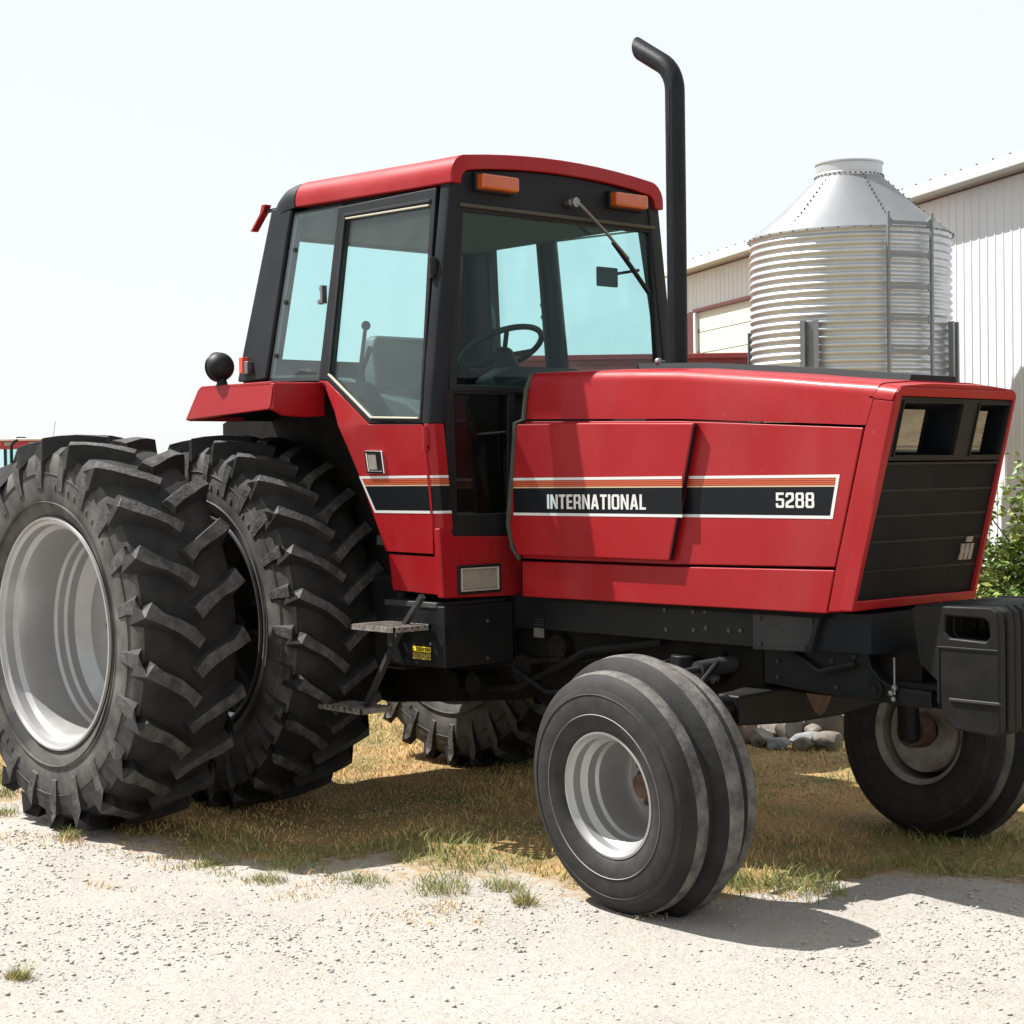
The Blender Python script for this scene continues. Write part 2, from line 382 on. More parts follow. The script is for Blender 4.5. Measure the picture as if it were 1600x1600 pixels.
# ---- front wheels ------------------------------------------------
LX, YF, ZF, CAMB, STEER = 2.7654, .9123, .432, .0803, .0614
def front_wheel_meshes():
    pf = [(.215, -.150), (.235, -.168), (.275, -.182), (.33, -.184), (.375, -.172), (.405, -.152), (.418, -.138), (.424, -.118), (.424, -.092), (.412, -.076), (.414, -.064), (.446, -.048), (.462, -.034), (.466, 0)]
    prof = pf + [(r, -a) for r, a in pf[-2::-1]] + [(.2135, .14), (.2135, -.14)]
    k = len(prof); mi = []
    for i in range(k):
        r0_, a0 = prof[i]; r1, a1 = prof[(i+1) % k]; mr_ = (r0_+r1)/2
        ma_ = abs(a0+a1)/2
        mi.append(1 if (mr_ > .418 and ma_ > .085) or mr_ > .455 else (0 if mr_ < .38 else 2))
    bm = lathe(prof, 112, 'y', mi=mi)
    for sgn in (-1, 1):
        lathe([(.283, sgn*.180), (.2855, sgn*.1855), (.288, sgn*.180)], 112, 'y', bm, mi=[3]*3)
        lathe([(.352, sgn*.176), (.3545, sgn*.1815), (.357, sgn*.176)], 112, 'y', bm, mi=[0]*3)
    for v in bm.verts:
        if v.co.z < -ZF+.002:
            v.co.z = -ZF+.002
    rimp = [(.224, -.152), (.222, -.162), (.214, -.163), (.209, -.152), (.199, -.142), (.196, -.112), (.186, -.100), (.178, -.092), (.176, -.06), (.168, -.048), (.166, .055), (.160, .078), (.150, .09),
            (.13, .085), (.10, .08), (.05, .08), (.05, .092), (.15, .102), (.172, .12), (.177, -.03), (.192, -.085), (.204, -.11), (.208, .12), (.224, .150), (.222, .163), (.2, .14), (.2, -.135)]
    br = lathe(rimp, 80, 'y')
    bh = BM(); disc(bh, (0, .085, 0), (0, -1, 0), .060, .055, 20); disc(bh, (0, .03, 0), (0, -1, 0), .043, .03, 20)
    for i in range(8):
        t = 2*math.pi*i/8+.2; disc(bh, (.095*math.cos(t), .085, .095*math.sin(t)), (0, -1, 0), .012, .022, 6)
    disc(bh, (0, .13, 0), (0, 1, 0), .07, .08, 20)
    return bm, br, bh
def wheel_matrix(y, n, sy):
    Y = Vector(n).normalized(); X = Y.cross(Vector((0, 0, 1))).normalized(); Zv = X.cross(Y)
    m_ = Matrix((X, Y, Zv)).transposed().to_4x4(); m_.translation = (LX, y, ZF)
    return m_ @ Matrix.Diagonal((1, sy, 1, 1))
a, b, c = front_wheel_meshes()
fw0 = empty('front_wheel', parent=T, mw=wheel_matrix(-YF, (math.sin(STEER), math.cos(STEER), CAMB), 1))
fw0['label'] = 'front wheel with ribbed tyre and bright silver rim on the near side'
M['scuff'] = mat('pale_scuff_line', (.22, .21, .2), .8)
M['fside'] = mat('dark_front_sidewall', (.016, .0155, .0152), .7, spec=.3, var=.6, vscale=16, vcol=(.036, .034, .031), bump=.06, bscale=60)
obj('tyre', a, [M['fside'], M['ftread'], M['rubber'], M['scuff']], fw0, sharp=40)
obj('rim', b, M['silver'], fw0, sharp=30); obj('hub', c, M['rust'], fw0)
fe = copy_part(fw0, T, wheel_matrix(YF, (math.sin(STEER), math.cos(STEER), -CAMB), -1))
fe['label'] = 'far front wheel with rusty cream rim seen from its inner side'
for ch in fe.children:
    if ch.name.startswith('rim'):
        ch.data = ch.data.copy(); ch.data.materials[0] = M['oldrim']; ch['label'] = 'rusty cream rim'
    if ch.name.startswith('tyre'):
        ch.data = ch.data.copy(); ch.data.materials[3] = M['fside']; ch.data.materials[1] = M['rubberside']

# ---- hood --------------------------------------------------------
HS = .375                                                     # half width of the hood
def ztop(x): return float(np.interp(x, [1.60, 2.08, 2.47, 2.95, 3.385, 3.48], [1.952, 1.940, 1.920, 1.874, 1.825, 1.812]))
def xr(z): return float(np.interp(z, [1.17, 1.318, 1.755, 1.95], [1.575, 1.526, 1.603, 1.64]))         # rear edge of the side
def xs(z): return float(np.interp(z, [1.031, 1.181, 1.68, 1.823], [3.166, 3.204, 3.335, 3.385]))      # seam to the nose
def zu(x): return float(np.interp(x, [1.60, 2.47, 3.335], [1.755, 1.728, 1.679]))                     # upper seam
def section(x, zlow, dz=0.):
    zt = ztop(x)+dz; pts = []
    for k in range(7):
        t = R(90*k/6); pts.append((-HS+.045-.045*math.cos(t), zt-.045+.045*math.sin(t)))
    half = [(-HS, zlow)]+pts+[(-.18, zt+.010)]
    full = half+[(-y, z) for y, z in half[::-1]]
    inner = [(y*.945, max(z-.018, zlow)) for y, z in full]
    return full+inner[::-1]
rings = []
for x in (1.605, 1.64, 1.80, 2.0, 2.2, 2.47, 2.7, 2.95, 3.15, 3.33, 3.36):
    ring = []
    for y, z in section(x, zu(x)+.004):
        dx = 0
        if x > 3.2: dx = (z-1.68)*.345*(x-3.2)/.16 - .02*(x-3.2)/.16
        if x < 1.7: dx = (z-1.755)*.18
        ring.append((x+dx, y, z))
    rings.append(ring)
hood = obj('hood_top', loft(rings, cap=True), M['red'], T, sharp=30)
obj('top_strip', loft([[(x, -.145, ztop(x)+.006), (x, -.135, ztop(x)+.034), (x, .135, ztop(x)+.034), (x, .145, ztop(x)+.006)] for x in (2.03, 2.4, 2.75, 3.1, 3.36)]), M['black'], T)
for s, nm in ((-1, 'near'), (1, 'far')):
    poly = [(xr(1.175), 1.175), (1.545, 1.25), (1.526, 1.318), (1.56, 1.52), (1.60, 1.750), (2.47, zu(2.47)-.004), (xs(1.672)-.003, 1.674), (xs(1.185)-.003, 1.187), (2.4, 1.174)]
    obj('hood_side_panel', prism(poly, 'y', s*HS, s*(HS-.03)), M['red'], T, bevel=.005)
    poly = [(1.572, 1.014), (xs(1.024)-.003, 1.022), (xs(1.178)-.003, 1.177), (2.4, 1.166), (1.572, 1.164)]
    obj('hood_lower_panel', prism(poly, 'y', s*HS, s*(HS-.03)), M['red'], T, bevel=.005)
    poly = [(1.584, 1.738), (1.559, 1.52), (1.532, 1.318), (1.546, 1.25), (1.579, 1.190), (2.440, 1.188), (2.575, 1.713), (2.05, 1.73)]
    obj('side_bulge', prism(poly, 'y', s*.406, s*(HS-.001)), M['red'], T, bevel=.008, seg=3)
    obj('bulge_front_strip', prism([(2.4425, 1.196), (2.4455, 1.196), (2.5775, 1.706), (2.5745, 1.706)], 'y', s*.402, s*(HS+.012)), M['black'], T)  # thin black plate down the front face of the bulge
    # nose cheek
    poly = [(3.168, 1.026), (3.204, 1.181), (3.337, 1.68), (3.370, 1.773), (3.458, 1.761), (3.272, 1.034)]
    obj('nose_cheek', prism(poly, 'y', s*(HS-.001), s*.352), M['red'], T, bevel=.006, seg=3)
    # rubber edge along the rear of the hood
    pth = [(1.642, s*.365, 1.945), (1.622, s*.381, 1.88), (1.603, s*.381, 1.755), (1.572, s*.40, 1.742), (1.552, s*.405, 1.52), (1.525, s*.405, 1.318), (1.54, s*.395, 1.22), (1.572, s*.384, 1.172)]
    obj('edge_seal', tube(pth, .011, 8), M['olive'], T)
# inner dark body behind the panels
obj('engine_block', bb(1.62, 3.12, -.335, .335, 1.0, 1.70), M['cast'], T)
# nose top cap joining cheeks
rings = []
for x in (3.374, 3.40, 3.44, 3.470):
    rings.append([(x-.02*(ztop(x)-z)/.05, y, z) for y, z in section(x, ztop(x)-.05)])
obj('nose_top', loft(rings), M['red'], T, sharp=40)
def npl(y, z, off=0.):                                        # point on the leaning nose plane
    return (3.4705+.255*(z-1.807)+off, y, z)
def nplate(outer, holes, o0, o1):
    bm = holed(outer, holes, 'x', 0, 1)
    for v in bm.verts: v.co.x = 3.4705+.255*(v.co.z-1.807)+(o1 if v.co.x > .5 else o0)
    return bm
fr = [(-.367, 1.790), (-.350, 1.808), (.350, 1.808), (.367, 1.790), (.379, 1.034), (-.379, 1.034)]; gi = [(-.338, 1.778), (.352, 1.776), (.357, 1.068), (-.358, 1.070)]
obj('nose_frame', nplate(fr, [gi], -.05, .004), M['red'], T, bevel=.005)
h1 = [(-.308, 1.757), (.045, 1.757), (.045, 1.576), (-.308, 1.576)]; h2 = [(.152, 1.757), (.343, 1.757), (.343, 1.576), (.152, 1.576)]
up = [(-.338, 1.777), (.352, 1.775), (.354, 1.556), (-.348, 1.556)]
gp = obj('headlight_panel', nplate(up, [h1, h2], -.03, -.006), M['blackpl'], T, bevel=.004)
for (ya, yb, yl0, yl1) in ((-.308, .045, -.290, -.120), (.152, .343, .160, .272)):
    # bay box, open to the front
    bm = BM(); d = -.14
    q = [npl(ya, 1.757, -.02), npl(yb, 1.757, -.02), npl(yb, 1.576, -.02), npl(ya, 1.576, -.02)]
    k = [npl(ya+.004, 1.735, d), npl(yb-.004, 1.735, d), npl(yb-.004, 1.592, d), npl(ya+.004, 1.592, d)]
    qa = [bm.verts.new(p) for p in q]; ka = [bm.verts.new(p) for p in k]
    bm.faces.new(ka)
    for i in range(4): bm.faces.new((qa[i], qa[(i+1) % 4], ka[(i+1) % 4], ka[i]))
    bay = obj('headlight_bay', bm, M['black'], gp)
    hb = BM(); ns = 18
    rr = []
    for i in range(ns+1):
        z = 1.588+.148*i/ns; o = -.045+.0012*(i % 2)
        rr.append([npl(yl0, z, o-.03), npl(yl0, z, o), npl(yl1, z, o), npl(yl1, z, o-.03)])
    hl = obj('headlight', loft(rr, hb), M['lens'], T, sharp=5)
    obj('bezel', nplate([(ya-.006, 1.763), (yb+.006, 1.763), (yb+.006, 1.570), (ya-.006, 1.570)], [[(ya, 1.757), (yb, 1.757), (yb, 1.576), (ya, 1.576)]], -.006, .0), M['blackpl'], gp)
gs = obj('grille_screen', nplate([(-.348, 1.553), (.354, 1.553), (.357, 1.069), (-.358, 1.071)], [], -.03, -.010), M['screen'], T)
for z in (1.548, 1.455, 1.365, 1.275, 1.172):
    obj('grille_bar', nplate([(-.350, z+.004), (.352, z+.004), (.352, z-.004), (-.350, z-.004)], [], -.011, -.0085 if z < 1.54 else .0), M['blackpl'], gs)
em = empty('nose_emblem', parent=T)
for i in range(3):
    y0 = .226+i*.029; obj('emblem_bar', nplate([(y0, 1.250), (y0+.022, 1.250), (y0+.022, 1.190), (y0, 1.190)], [], -.010, -.004), M['emblem'], em)
obj('emblem_bar', nplate([(.226, 1.226), (.306, 1.226), (.306, 1.214), (.226, 1.214)], [], -.010, -.005), M['emblem'], em)
obj('emblem_dot', nplate([(.252, 1.276), (.290, 1.276), (.290, 1.256), (.252, 1.256)], [], -.010, -.004), M['emblem'], em)

# ---- decals ------------------------------------------------------
GL = {
 'I': (.30, [(0, 0), (0, 1), (.30, 1), (.30, 0)], []),
 'N': (1.02, [(0, 0), (0, 1), (.30, 1), (.73, .36), (.73, 1), (1.02, 1), (1.02, 0), (.72, 0), (.29, .64), (.29, 0)], []),
 'T': (.88, [(.29, 0), (.29, .84), (0, .84), (0, 1), (.88, 1), (.88, .84), (.59, .84), (.59, 0)], []),
 'E': (.80, [(0, 0), (0, 1), (.80, 1), (.80, .85), (.29, .85), (.29, .58), (.74, .58), (.74, .43), (.29, .43), (.29, .15), (.80, .15), (.80, 0)], []),
 'R': (.98, [(0, 0), (0, 1), (.84, 1), (.95, .90), (.95, .54), (.84, .45), (.95, .36), (.98, 0), (.69, 0), (.66, .30), (.60, .37), (.29, .37), (.29, 0)], [[(.29, .52), (.62, .52), (.66, .56), (.66, .81), (.62, .85), (.29, .85)]]),
 'A': (1.04, [(0, 0), (.34, 1), (.70, 1), (1.04, 0), (.74, 0), (.68, .19), (.36, .19), (.30, 0)], [[(.41, .34), (.63, .34), (.52, .72)]]),
 'O': (1.0, [(0, .12), (0, .88), (.14, 1), (.86, 1), (1, .88), (1, .12), (.86, 0), (.14, 0)], [[(.29, .19), (.34, .15), (.66, .15), (.71, .19), (.71, .81), (.66, .85), (.34, .85), (.29, .81)]]),
 'L': (.78, [(0, 0), (0, 1), (.29, 1), (.29, .155), (.78, .155), (.78, 0)], []),
 'C': (.94, [(0, .12), (0, .88), (.14, 1), (.80, 1), (.94, .88), (.94, .66), (.65, .66), (.65, .84), (.29, .84), (.29, .16), (.65, .16), (.65, .34), (.94, .34), (.94, .12), (.80, 0), (.14, 0)], []),
 'U': (1.0, [(0, .12), (0, 1), (.29, 1), (.29, .16), (.71, .16), (.71, 1), (1, 1), (1, .12), (.86, 0), (.14, 0)], []),
 '5': (.96, [(0, .12), (0, .30), (.27, .30), (.27, .155), (.66, .155), (.69, .19), (.69, .44), (.66, .47), (.02, .47), (.02, 1), (.92, 1), (.92, .845), (.29, .845), (.29, .62), (.84, .62), (.96, .52), (.96, .11), (.84, 0), (.12, 0)], []),
 '2': (.96, [(0, 0), (0, .30), (.10, .40), (.66, .60), (.68, .63), (.68, .81), (.64, .85), (.32, .85), (.28, .81), (.28, .70), (0, .70), (0, .89), (.13, 1), (.83, 1), (.96, .89), (.96, .55), (.87, .46), (.29, .25), (.29, .155), (.96, .155), (.96, 0)], []),
 '8': (.98, [(0, .11), (0, .44), (.09, .52), (.02, .58), (.02, .89), (.15, 1), (.83, 1), (.96, .89), (.96, .58), (.89, .52), (.98, .44), (.98, .11), (.84, 0), (.14, 0)], [[(.28, .18), (.33, .145), (.65, .145), (.70, .18), (.70, .42), (.65, .455), (.33, .455), (.28, .42)], [(.30, .63), (.34, .60), (.64, .60), (.68, .63), (.68, .83), (.64, .86), (.34, .86), (.30, .83)]]),
}
def txt(name, s, x0, x1, z0, h, y, parent, m_):
    """flat block lettering on a side surface (faces -y)"""
    tot = sum(GL[c][0] for c in s)+.17*(len(s)-1); k = (x1-x0)/tot; u = 0.; bm = BM()
    for c in s:
        w, out, hol = GL[c]
        f = lambda p: (x0+(u+p[0])*k, z0+p[1]*h)
        holed([f(p) for p in out], [[f(p) for p in q] for q in hol], 'y', y, y+.0008, bm); u += w+.17
    return obj(name, bm, m_, parent, smooth=False)
def decal(x0, x1, zt, zb, y, left=None, right=None, fn=None):
    """band of stripes; left / right: x shift of the lower end of a slanted closing border"""
    H = zt-zb; D = empty('stripe_decal', parent=T)
    def xl(z): return x0+(left*(zt-z)/H if left is not None else 0)
    def xrr(z): return x1+(right*(zt-z)/H if right is not None else 0)
    def row(nm, f0, f1, m_, lift, inl=0, inr=0):
        za, zb_ = zt-f0*H, zt-f1*H
        p = [(xl(za)+inl, za), (xrr(za)-inr, za), (xrr(zb_)-inr, zb_), (xl(zb_)+inl, zb_)]
        bm = prism(p, 'y', 0, 1)
        for v in bm.verts:
            yy = fn(v.co.x, v.co.z) if fn else y
            v.co.y = yy - (lift if v.co.y > .5 else -.001)
        return obj(nm, bm, m_, D)
    bl = .013 if left is not None else 0; br = .013 if right is not None else 0
    row('white_line', 0, .068, M['white'], .0012); row('white_line', .93, 1, M['white'], .0012)
    for k in range(3): row('orange_line', .088+k*.05, .088+k*.05+.034, M['orange'], .0011, bl, br)
    row('pale_line', .243, .272, M['yellowish'], .0011, bl, br)
    row('black_band', .28, .93, M['blackdec'], .0010, bl, br)
    if left is not None:
        p = [(xl(zt), zt), (xl(zt)+bl, zt), (xl(zb)+bl, zb), (xl(zb), zb)]
        bm = prism(p, 'y', 0, 1)
        for v in bm.verts: v.co.y = (fn(v.co.x, v.co.z) if fn else y)-(.0014 if v.co.y > .5 else -.001)
        obj('white_border', bm, M['white'], D)
    if right is not None:
        p = [(xrr(zt)-br, zt), (xrr(zt), zt), (xrr(zb), zb), (xrr(zb)-br, zb)]
        bm = prism(p, 'y', 0, 1)
        for v in bm.verts: v.co.y = (fn(v.co.x, v.co.z) if fn else y)-(.0014 if v.co.y > .5 else -.001)
        obj('white_border', bm, M['white'], D)
    return D
d1 = decal(1.560, 2.513, 1.513, 1.357, -.406); d1.name = 'stripe_decal'
txt('maker_lettering', 'INTERNATIONAL', 1.768, 2.325, 1.385, 0.059, -.4086, d1, M['white'])
d2 = decal(2.485, 3.229, 1.513, 1.357, -HS, right=-.033)
txt('model_number', '5288', 2.943, 3.117, 1.395, .055, -HS-.0026, d2, M['white'])
d3 = decal(.942, 1.405, 1.529, 1.371, 0, left=.089, fn=lambda x, z: -hw(z)-.006)

for nm, f0, f1, mk in (('white_line', 0, .068, 'white'), ('orange_line', .088, .122, 'orange'), ('orange_line', .138, .172, 'orange'), ('orange_line', .188, .222, 'orange'), ('pale_line', .243, .272, 'yellowish'), ('black_band', .28, .93, 'blackdec'), ('white_line', .93, 1, 'white')):
    za, zc = 1.529-f0*.158, 1.529-f1*.158
    rws = []
    for zz in (za, zc):
        h_ = hw(zz); rws.append([(1.4085, -h_-.0032, zz), (1.4325, -h_-.0012, zz), (1.4513, -h_+.0195, zz), (1.4513, -h_+.070, zz)])
    obj(nm, loft(rws, closed=False, cap=False), M[mk], d3, smooth=False)
# ---- exhaust -----------------------------------------------------
ex = empty('exhaust', parent=T)
px, py, z0 = 2.156, -.03, 3.075
path = [(px, py, 1.90), (px, py, 2.2), (px, py, 2.6), (px, py, z0)]
for k in range(1, 9):
    t = R(60*k/8); path.append((px-.15+.15*math.cos(t), py, z0+.15*math.sin(t)))
path += [(px-.075-.04, py, z0+.13+.025), (1.955, py, z0+.13+.080)]
bm = tube(path, .0405, 24, cap=False, last_x=1.955)
bmesh.ops.solidify(bm, geom=bm.faces[:], thickness=.003)
M['pipe'] = mat('blue_black_exhaust_paint', (.0085, .011, .0155), .5, spec=.45, var=.6, vscale=6, vcol=(.022, .024, .028), bump=.05, bscale=90)
obj('pipe', bm, M['pipe'], ex, sharp=50)
obj('pipe_collar', disc(BM(), (px, py, 1.93), (0, 0, 1), .055, .035, 24), M['black'], ex, bevel=.004)
obj('clamp_bolt', ball(disc(BM(), (px-.02, py-.06, 1.975), (0, -1, 0), .008, .03), (px-.02, py-.095, 1.975), .017), M['steel'], ex)

# ---- cab ---------------------------------------------------------
XF = 1.45
# roof shell: arched profile, lip all round
def arch(hwid, ztop_, zlip, r, n=6, crown=.035):
    pts = [(-hwid, zlip)]
    for k in range(n+1):
        t = R(90*k/n); pts.append((-hwid+r-r*math.cos(t), ztop_-crown-r+r*math.sin(t)))
    for k in range(1, 6):
        y = (-hwid+r)*(1-k/5.); pts.append((y, ztop_-crown*(abs(y)/(hwid-r))**2))
    return pts+[(-y, z) for y, z in pts[-2::-1]]
A0, A1 = arch(.640, 2.897, 2.738, .09), arch(.585, 2.835, 2.738, .055)
def roofring(x, dz=0., sc=1.): return [(x, y*sc, z+dz) for y, z in A0]+[(x, y*sc, z+dz) for y, z in A1[::-1]]
obj('roof', loft([roofring(.335, .035, .985), roofring(.8, .02, .99), roofring(1.2, .006), roofring(1.465, 0)]), M['red'], T, bevel=.012, seg=3, sharp=35)
# black rear cap of the roof, rounding down
caps = []
for x, dz, sc in ((.330, .033, .984), (.28, .032, .984), (.22, .022, .982), (.17, -.005, .975), (.135, -.05, .965), (.122, -.11, .955)):
    caps.append([(x, y*sc, max(z+dz, 2.70+dz*.2)) for y, z in A0])
obj('roof_rear_cap', loft(caps, closed=True), M['black'], T, sharp=45)
obj('headliner', prism([(-.57, 2.66), (.57, 2.66), (.55, 2.79), (-.55, 2.79)], 'x', .2, 1.40), M['liner'], T)
# front header band with arched top
hd = [(y*.985, min(z, 2.80+.028*(1-(y/.6)**2))) for y, z in A1]
hd = [(-.590, 2.656)]+[(y, z-.002) for y, z in A1 if z > 2.74]+[(.590, 2.656)]
obj('front_header', prism(hd, 'x', 1.38, XF-.005), M['black'], T, bevel=.005)
obj('header_trim', bb(1.446, 1.462, -.588, .588, 2.644, 2.660), M['olive'], T, bevel=.004)
for s in (-1, 1):
    l = obj('amber_light', bb(1.452, 1.505, s*.292, s*.500, 2.722, 2.786), M['amber'], T, bevel=.012, seg=3)
    obj('light_base', bb(1.44, 1.466, s*.286, s*.508, 2.714, 2.794), M['blackpl'], l, bevel=.006)
    # A pillar
    rg = []
    for z in (2.745, 2.4, 2.0, 1.745):
        o, w = hw(z), .078
        rg.append([(1.385, s*o, z), (1.435, s*o, z), (1.450, s*(o-.012), z), (1.450, s*(o-w), z), (1.40, s*(o-w), z), (1.385, s*(o-w+.02), z)])
    obj('front_pillar', loft(rg), M['black'], T, sharp=60)
    # red lower corner
    rg = []
    for z in (1.742, 1.55, 1.40, 1.302):
        o = hw(z); w = .072
        rg.append([(1.408, s*(o+.002), z), (1.432, s*o, z), (1.450, s*(o-.02), z), (1.450, s*(o-w), z), (1.41, s*(o-w), z)])
    obj('door_pillar', loft(rg), M['red'], T, sharp=60, bevel=.003)
    # C pillar panel
    cp = [(.130, 2.79), (.302, 2.772), (.292, 2.70), (.220, 1.985), (-.024, 1.982), (-.005, 2.1)]
    cabside('rear_pillar', cp, [], .0, .05, M['black'], s, bevel=.012)
    # quarter window
    qg = [(.312, 2.740), (.232, 1.988), (.634, 1.972), (.668, 2.735)]
    q_ = cabside('quarter_window', qg, [], -.012, .006, M['doorglass'], s, bevel=0)
    if s < 0:
        b0 = None
        for x, z in ((.345, 2.575), (.310, 2.335), (.272, 2.09)):
            if b0 is None: b0 = obj('window_bolt', disc(BM(), (0, 0, 0), (0, s, 0), .011, .008, 10), M['blackpl'], q_); b_ = b0
            else: b_ = b0.copy(); COL.objects.link(b_)
            b_.location = (x, s*(hw(z)-.012), z)
    bm = bb(.606, .622, s*(hw(2.345)-.015), s*(hw(2.345)+.012), 2.305, 2.385)
    disc(bm, (.600, s*(hw(2.37)-.012), 2.372), (0, s, 0), .011, .02, 10); disc(bm, (.596, s*(hw(2.31)-.012), 2.312), (0, s, 0), .011, .02, 10)
    obj('window_latch', bm, M['steel'], q_)
    cabside('quarter_frame', [(.302, 2.752), (.218, 1.975), (.64, 1.958), (.672, 2.745)], [[(.330, 2.725), (.258, 2.0), (.622, 1.985), (.652, 2.722)]], -.020, .03, M['greyint'], s, bevel=0)
    # door
    dr = empty('cab_door', parent=T)
    win = [(.727, 2.690), (1.327, 2.680), (1.378, 1.762), (1.052, 1.775), (.716, 1.978)]
    upo = [(.672, 2.732), (1.360, 2.730), (1.392, 1.742), (1.345, 1.742), (1.045, 1.752), (.705, 1.955), (.640, 1.958)]
    cabside('door_frame', upo, [win], .004, .04, M['black'], s, dr, bevel=.006)
    g1 = [(.733, 2.683), (1.321, 2.673), (1.372, 1.768), (1.054, 1.781), (.722, 1.981)]
    cabside('door_glass', g1, [], -.008, .006, M['doorglass'], s, dr, bevel=0)
    sl1 = [(.716, 1.978), (1.052, 1.775), (1.378, 1.762), (1.378, 1.770), (1.055, 1.784), (.722, 1.986)]
    cabside('window_seal', sl1, [], .012, .012, M['seal'], s, dr, bevel=.003)
    cabside('window_seal', [(.740, 2.676), (1.322, 2.664), (1.322, 2.656), (.740, 2.668)], [], .009, .012, M['seal'], s, dr, bevel=.002)
    cabside('window_gasket', [(.722, 2.694), (1.332, 2.684), (1.332, 2.672), (.740, 2.682), (.728, 1.985), (.712, 1.985)], [], .011, .012, M['blackpl'], s, dr, bevel=.002)
    dpo = [(.655, 1.956), (.705, 1.953), (1.044, 1.749), (1.404, 1.738), (1.417, 1.50), (1.416, 1.36), (1.398, 1.203), (1.086, 1.207), (1.030, 1.34), (.951, 1.526), (.870, 1.68), (.790, 1.822), (.70, 1.94)]
    dpo = [(.640, 1.955)]+dpo[1:]
    cabside('door_panel', dpo, [], .006, .035, M['red'], s, dr, bevel=.006)
    fl = [(.640, 1.955), (.70, 1.94), (.790, 1.822), (.870, 1.68), (.951, 1.526), (1.030, 1.34), (1.086, 1.207), (1.070, 1.205), (1.014, 1.335), (.935, 1.518), (.855, 1.668), (.775, 1.81), (.685, 1.925)]
    cabside('door_flange', fl, [], -.004, .05, M['red'], s, dr, bevel=.004)
    # handle
    hb = cabside('door_handle', [(1.003, 1.640), (1.125, 1.636), (1.131, 1.538), (1.010, 1.540)], [[(1.018, 1.626), (1.111, 1.623), (1.116, 1.551), (1.024, 1.553)]], .016, .014, M['chrome'], s, dr, bevel=.004)
    cabside('handle_cup', [(1.014, 1.63), (1.115, 1.627), (1.12, 1.547), (1.02, 1.549)], [], .0075, .003, M['blackpl'], s, hb, bevel=0)
    cabside('handle_paddle', [(1.022, 1.622), (1.078, 1.621), (1.081, 1.555), (1.027, 1.556)], [], .014, .006, M['lamp'], s, hb, bevel=.003)
    # hinge
    bm = BM(); o = hw(2.39); disc(bm, (1.39, s*(o+.012), 2.345), (0, 0, 1), .014, .09, 10); bb(1.37, 1.41, s*o, s*(o+.014), 2.355, 2.43, bm)
    obj('hinge', bm, M['blackpl'], dr, bevel=.002)
    bm = BM(); o = hw(1.67); disc(bm, (1.418, s*(o+.01), 1.63), (0, 0, 1), .012, .10, 10); bb(1.40, 1.436, s*o, s*(o+.012), 1.65, 1.72, bm)
    obj('hinge', bm, M['red'], dr, bevel=.002)
    # sill below the door
    cabside('lower_panel', [(1.090, 1.196), (1.398, 1.192), (1.425, 1.30), (1.444, 1.30), (1.436, 1.030), (1.100, 1.040)], [], .003, .04, M['red'], s, bevel=.006)
    # front lower plate with lamp
    pl = [(s*.705, 1.020), (s*.722, 1.310), (s*.66, 1.316), (s*.640, 1.275), (s*.31, 1.266), (s*.262, 1.262), (s*.262, 1.008)]
    fp = obj('front_lower_plate', prism(pl, 'x', 1.41, XF-.001), M['red'], T, bevel=.008, seg=3)
    if s < 0:
        wl = empty('work_lamp', parent=T)
        obj('lamp_surround', holed([(-.628, 1.152), (-.39, 1.152), (-.39, 1.030), (-.628, 1.030)], [[(-.615, 1.141), (-.403, 1.141), (-.403, 1.041), (-.615, 1.041)]], 'x', XF-.004, XF+.010), M['blackpl'], wl, bevel=.004)
        obj('lamp_rim', holed([(-.614, 1.140), (-.404, 1.140), (-.404, 1.042), (-.614, 1.042)], [[(-.606, 1.133), (-.412, 1.133), (-.412, 1.049), (-.606, 1.049)]], 'x', XF-.004, XF+.014), M['seal'], wl, bevel=.003)
        obj('lamp_glass', bb(XF-.004, XF+.006, -.606, -.412, 1.049, 1.133), M['lamp'], wl, bevel=.003)
    # lower windshield in its recess
    obj('lower_window_frame', holed([(s*.678, 1.888), (s*.655, 1.278), (s*.63, 1.270), (s*.285, 1.268), (s*.285, 1.888)], [[(s*.628, 1.866), (s*.614, 1.365), (s*.332, 1.365), (s*.322, 1.866)]], 'x', 1.405, XF-.006), M['blackpl'], T, bevel=.006)
    obj('lower_window', prism([(s*.628, 1.866), (s*.614, 1.365), (s*.332, 1.365), (s*.322, 1.866)], 'x', 1.428, 1.433), M['darkglass'], T)
# windshield
ws = [(-.583, 2.648), (.583, 2.648), (.640, 1.890), (-.640, 1.890)]
obj('windshield', prism(ws, 'x', 1.428, 1.434), M['glass'], T)
obj('windshield_frame', holed([(-.592, 2.658), (.592, 2.658), (.655, 1.876), (-.655, 1.876)], [[(-.560, 2.628), (.560, 2.628), (.612, 1.905), (-.612, 1.905)]], 'x', 1.416, 1.4475), M['blackpl'], T, bevel=.005)
wi = empty('wiper', parent=T)
bm = tube([(1.462, .062, 2.716), (1.49, .075, 2.71), (1.485, .24, 2.60), (1.468, .40, 2.495)], .007, 8)
disc(bm, (1.445, .06, 2.718), (1, 0, 0), .022, .04, 14); disc(bm, (1.445, .035, 2.716), (1, 0, 0), .014, .03, 10)
obj('wiper_arm', bm, M['steel'], wi)
obj('wiper_blade', tube([(1.46, .31, 2.565), (1.456, .43, 2.46), (1.453, .545, 2.352)], .011, 8), M['blackpl'], wi)
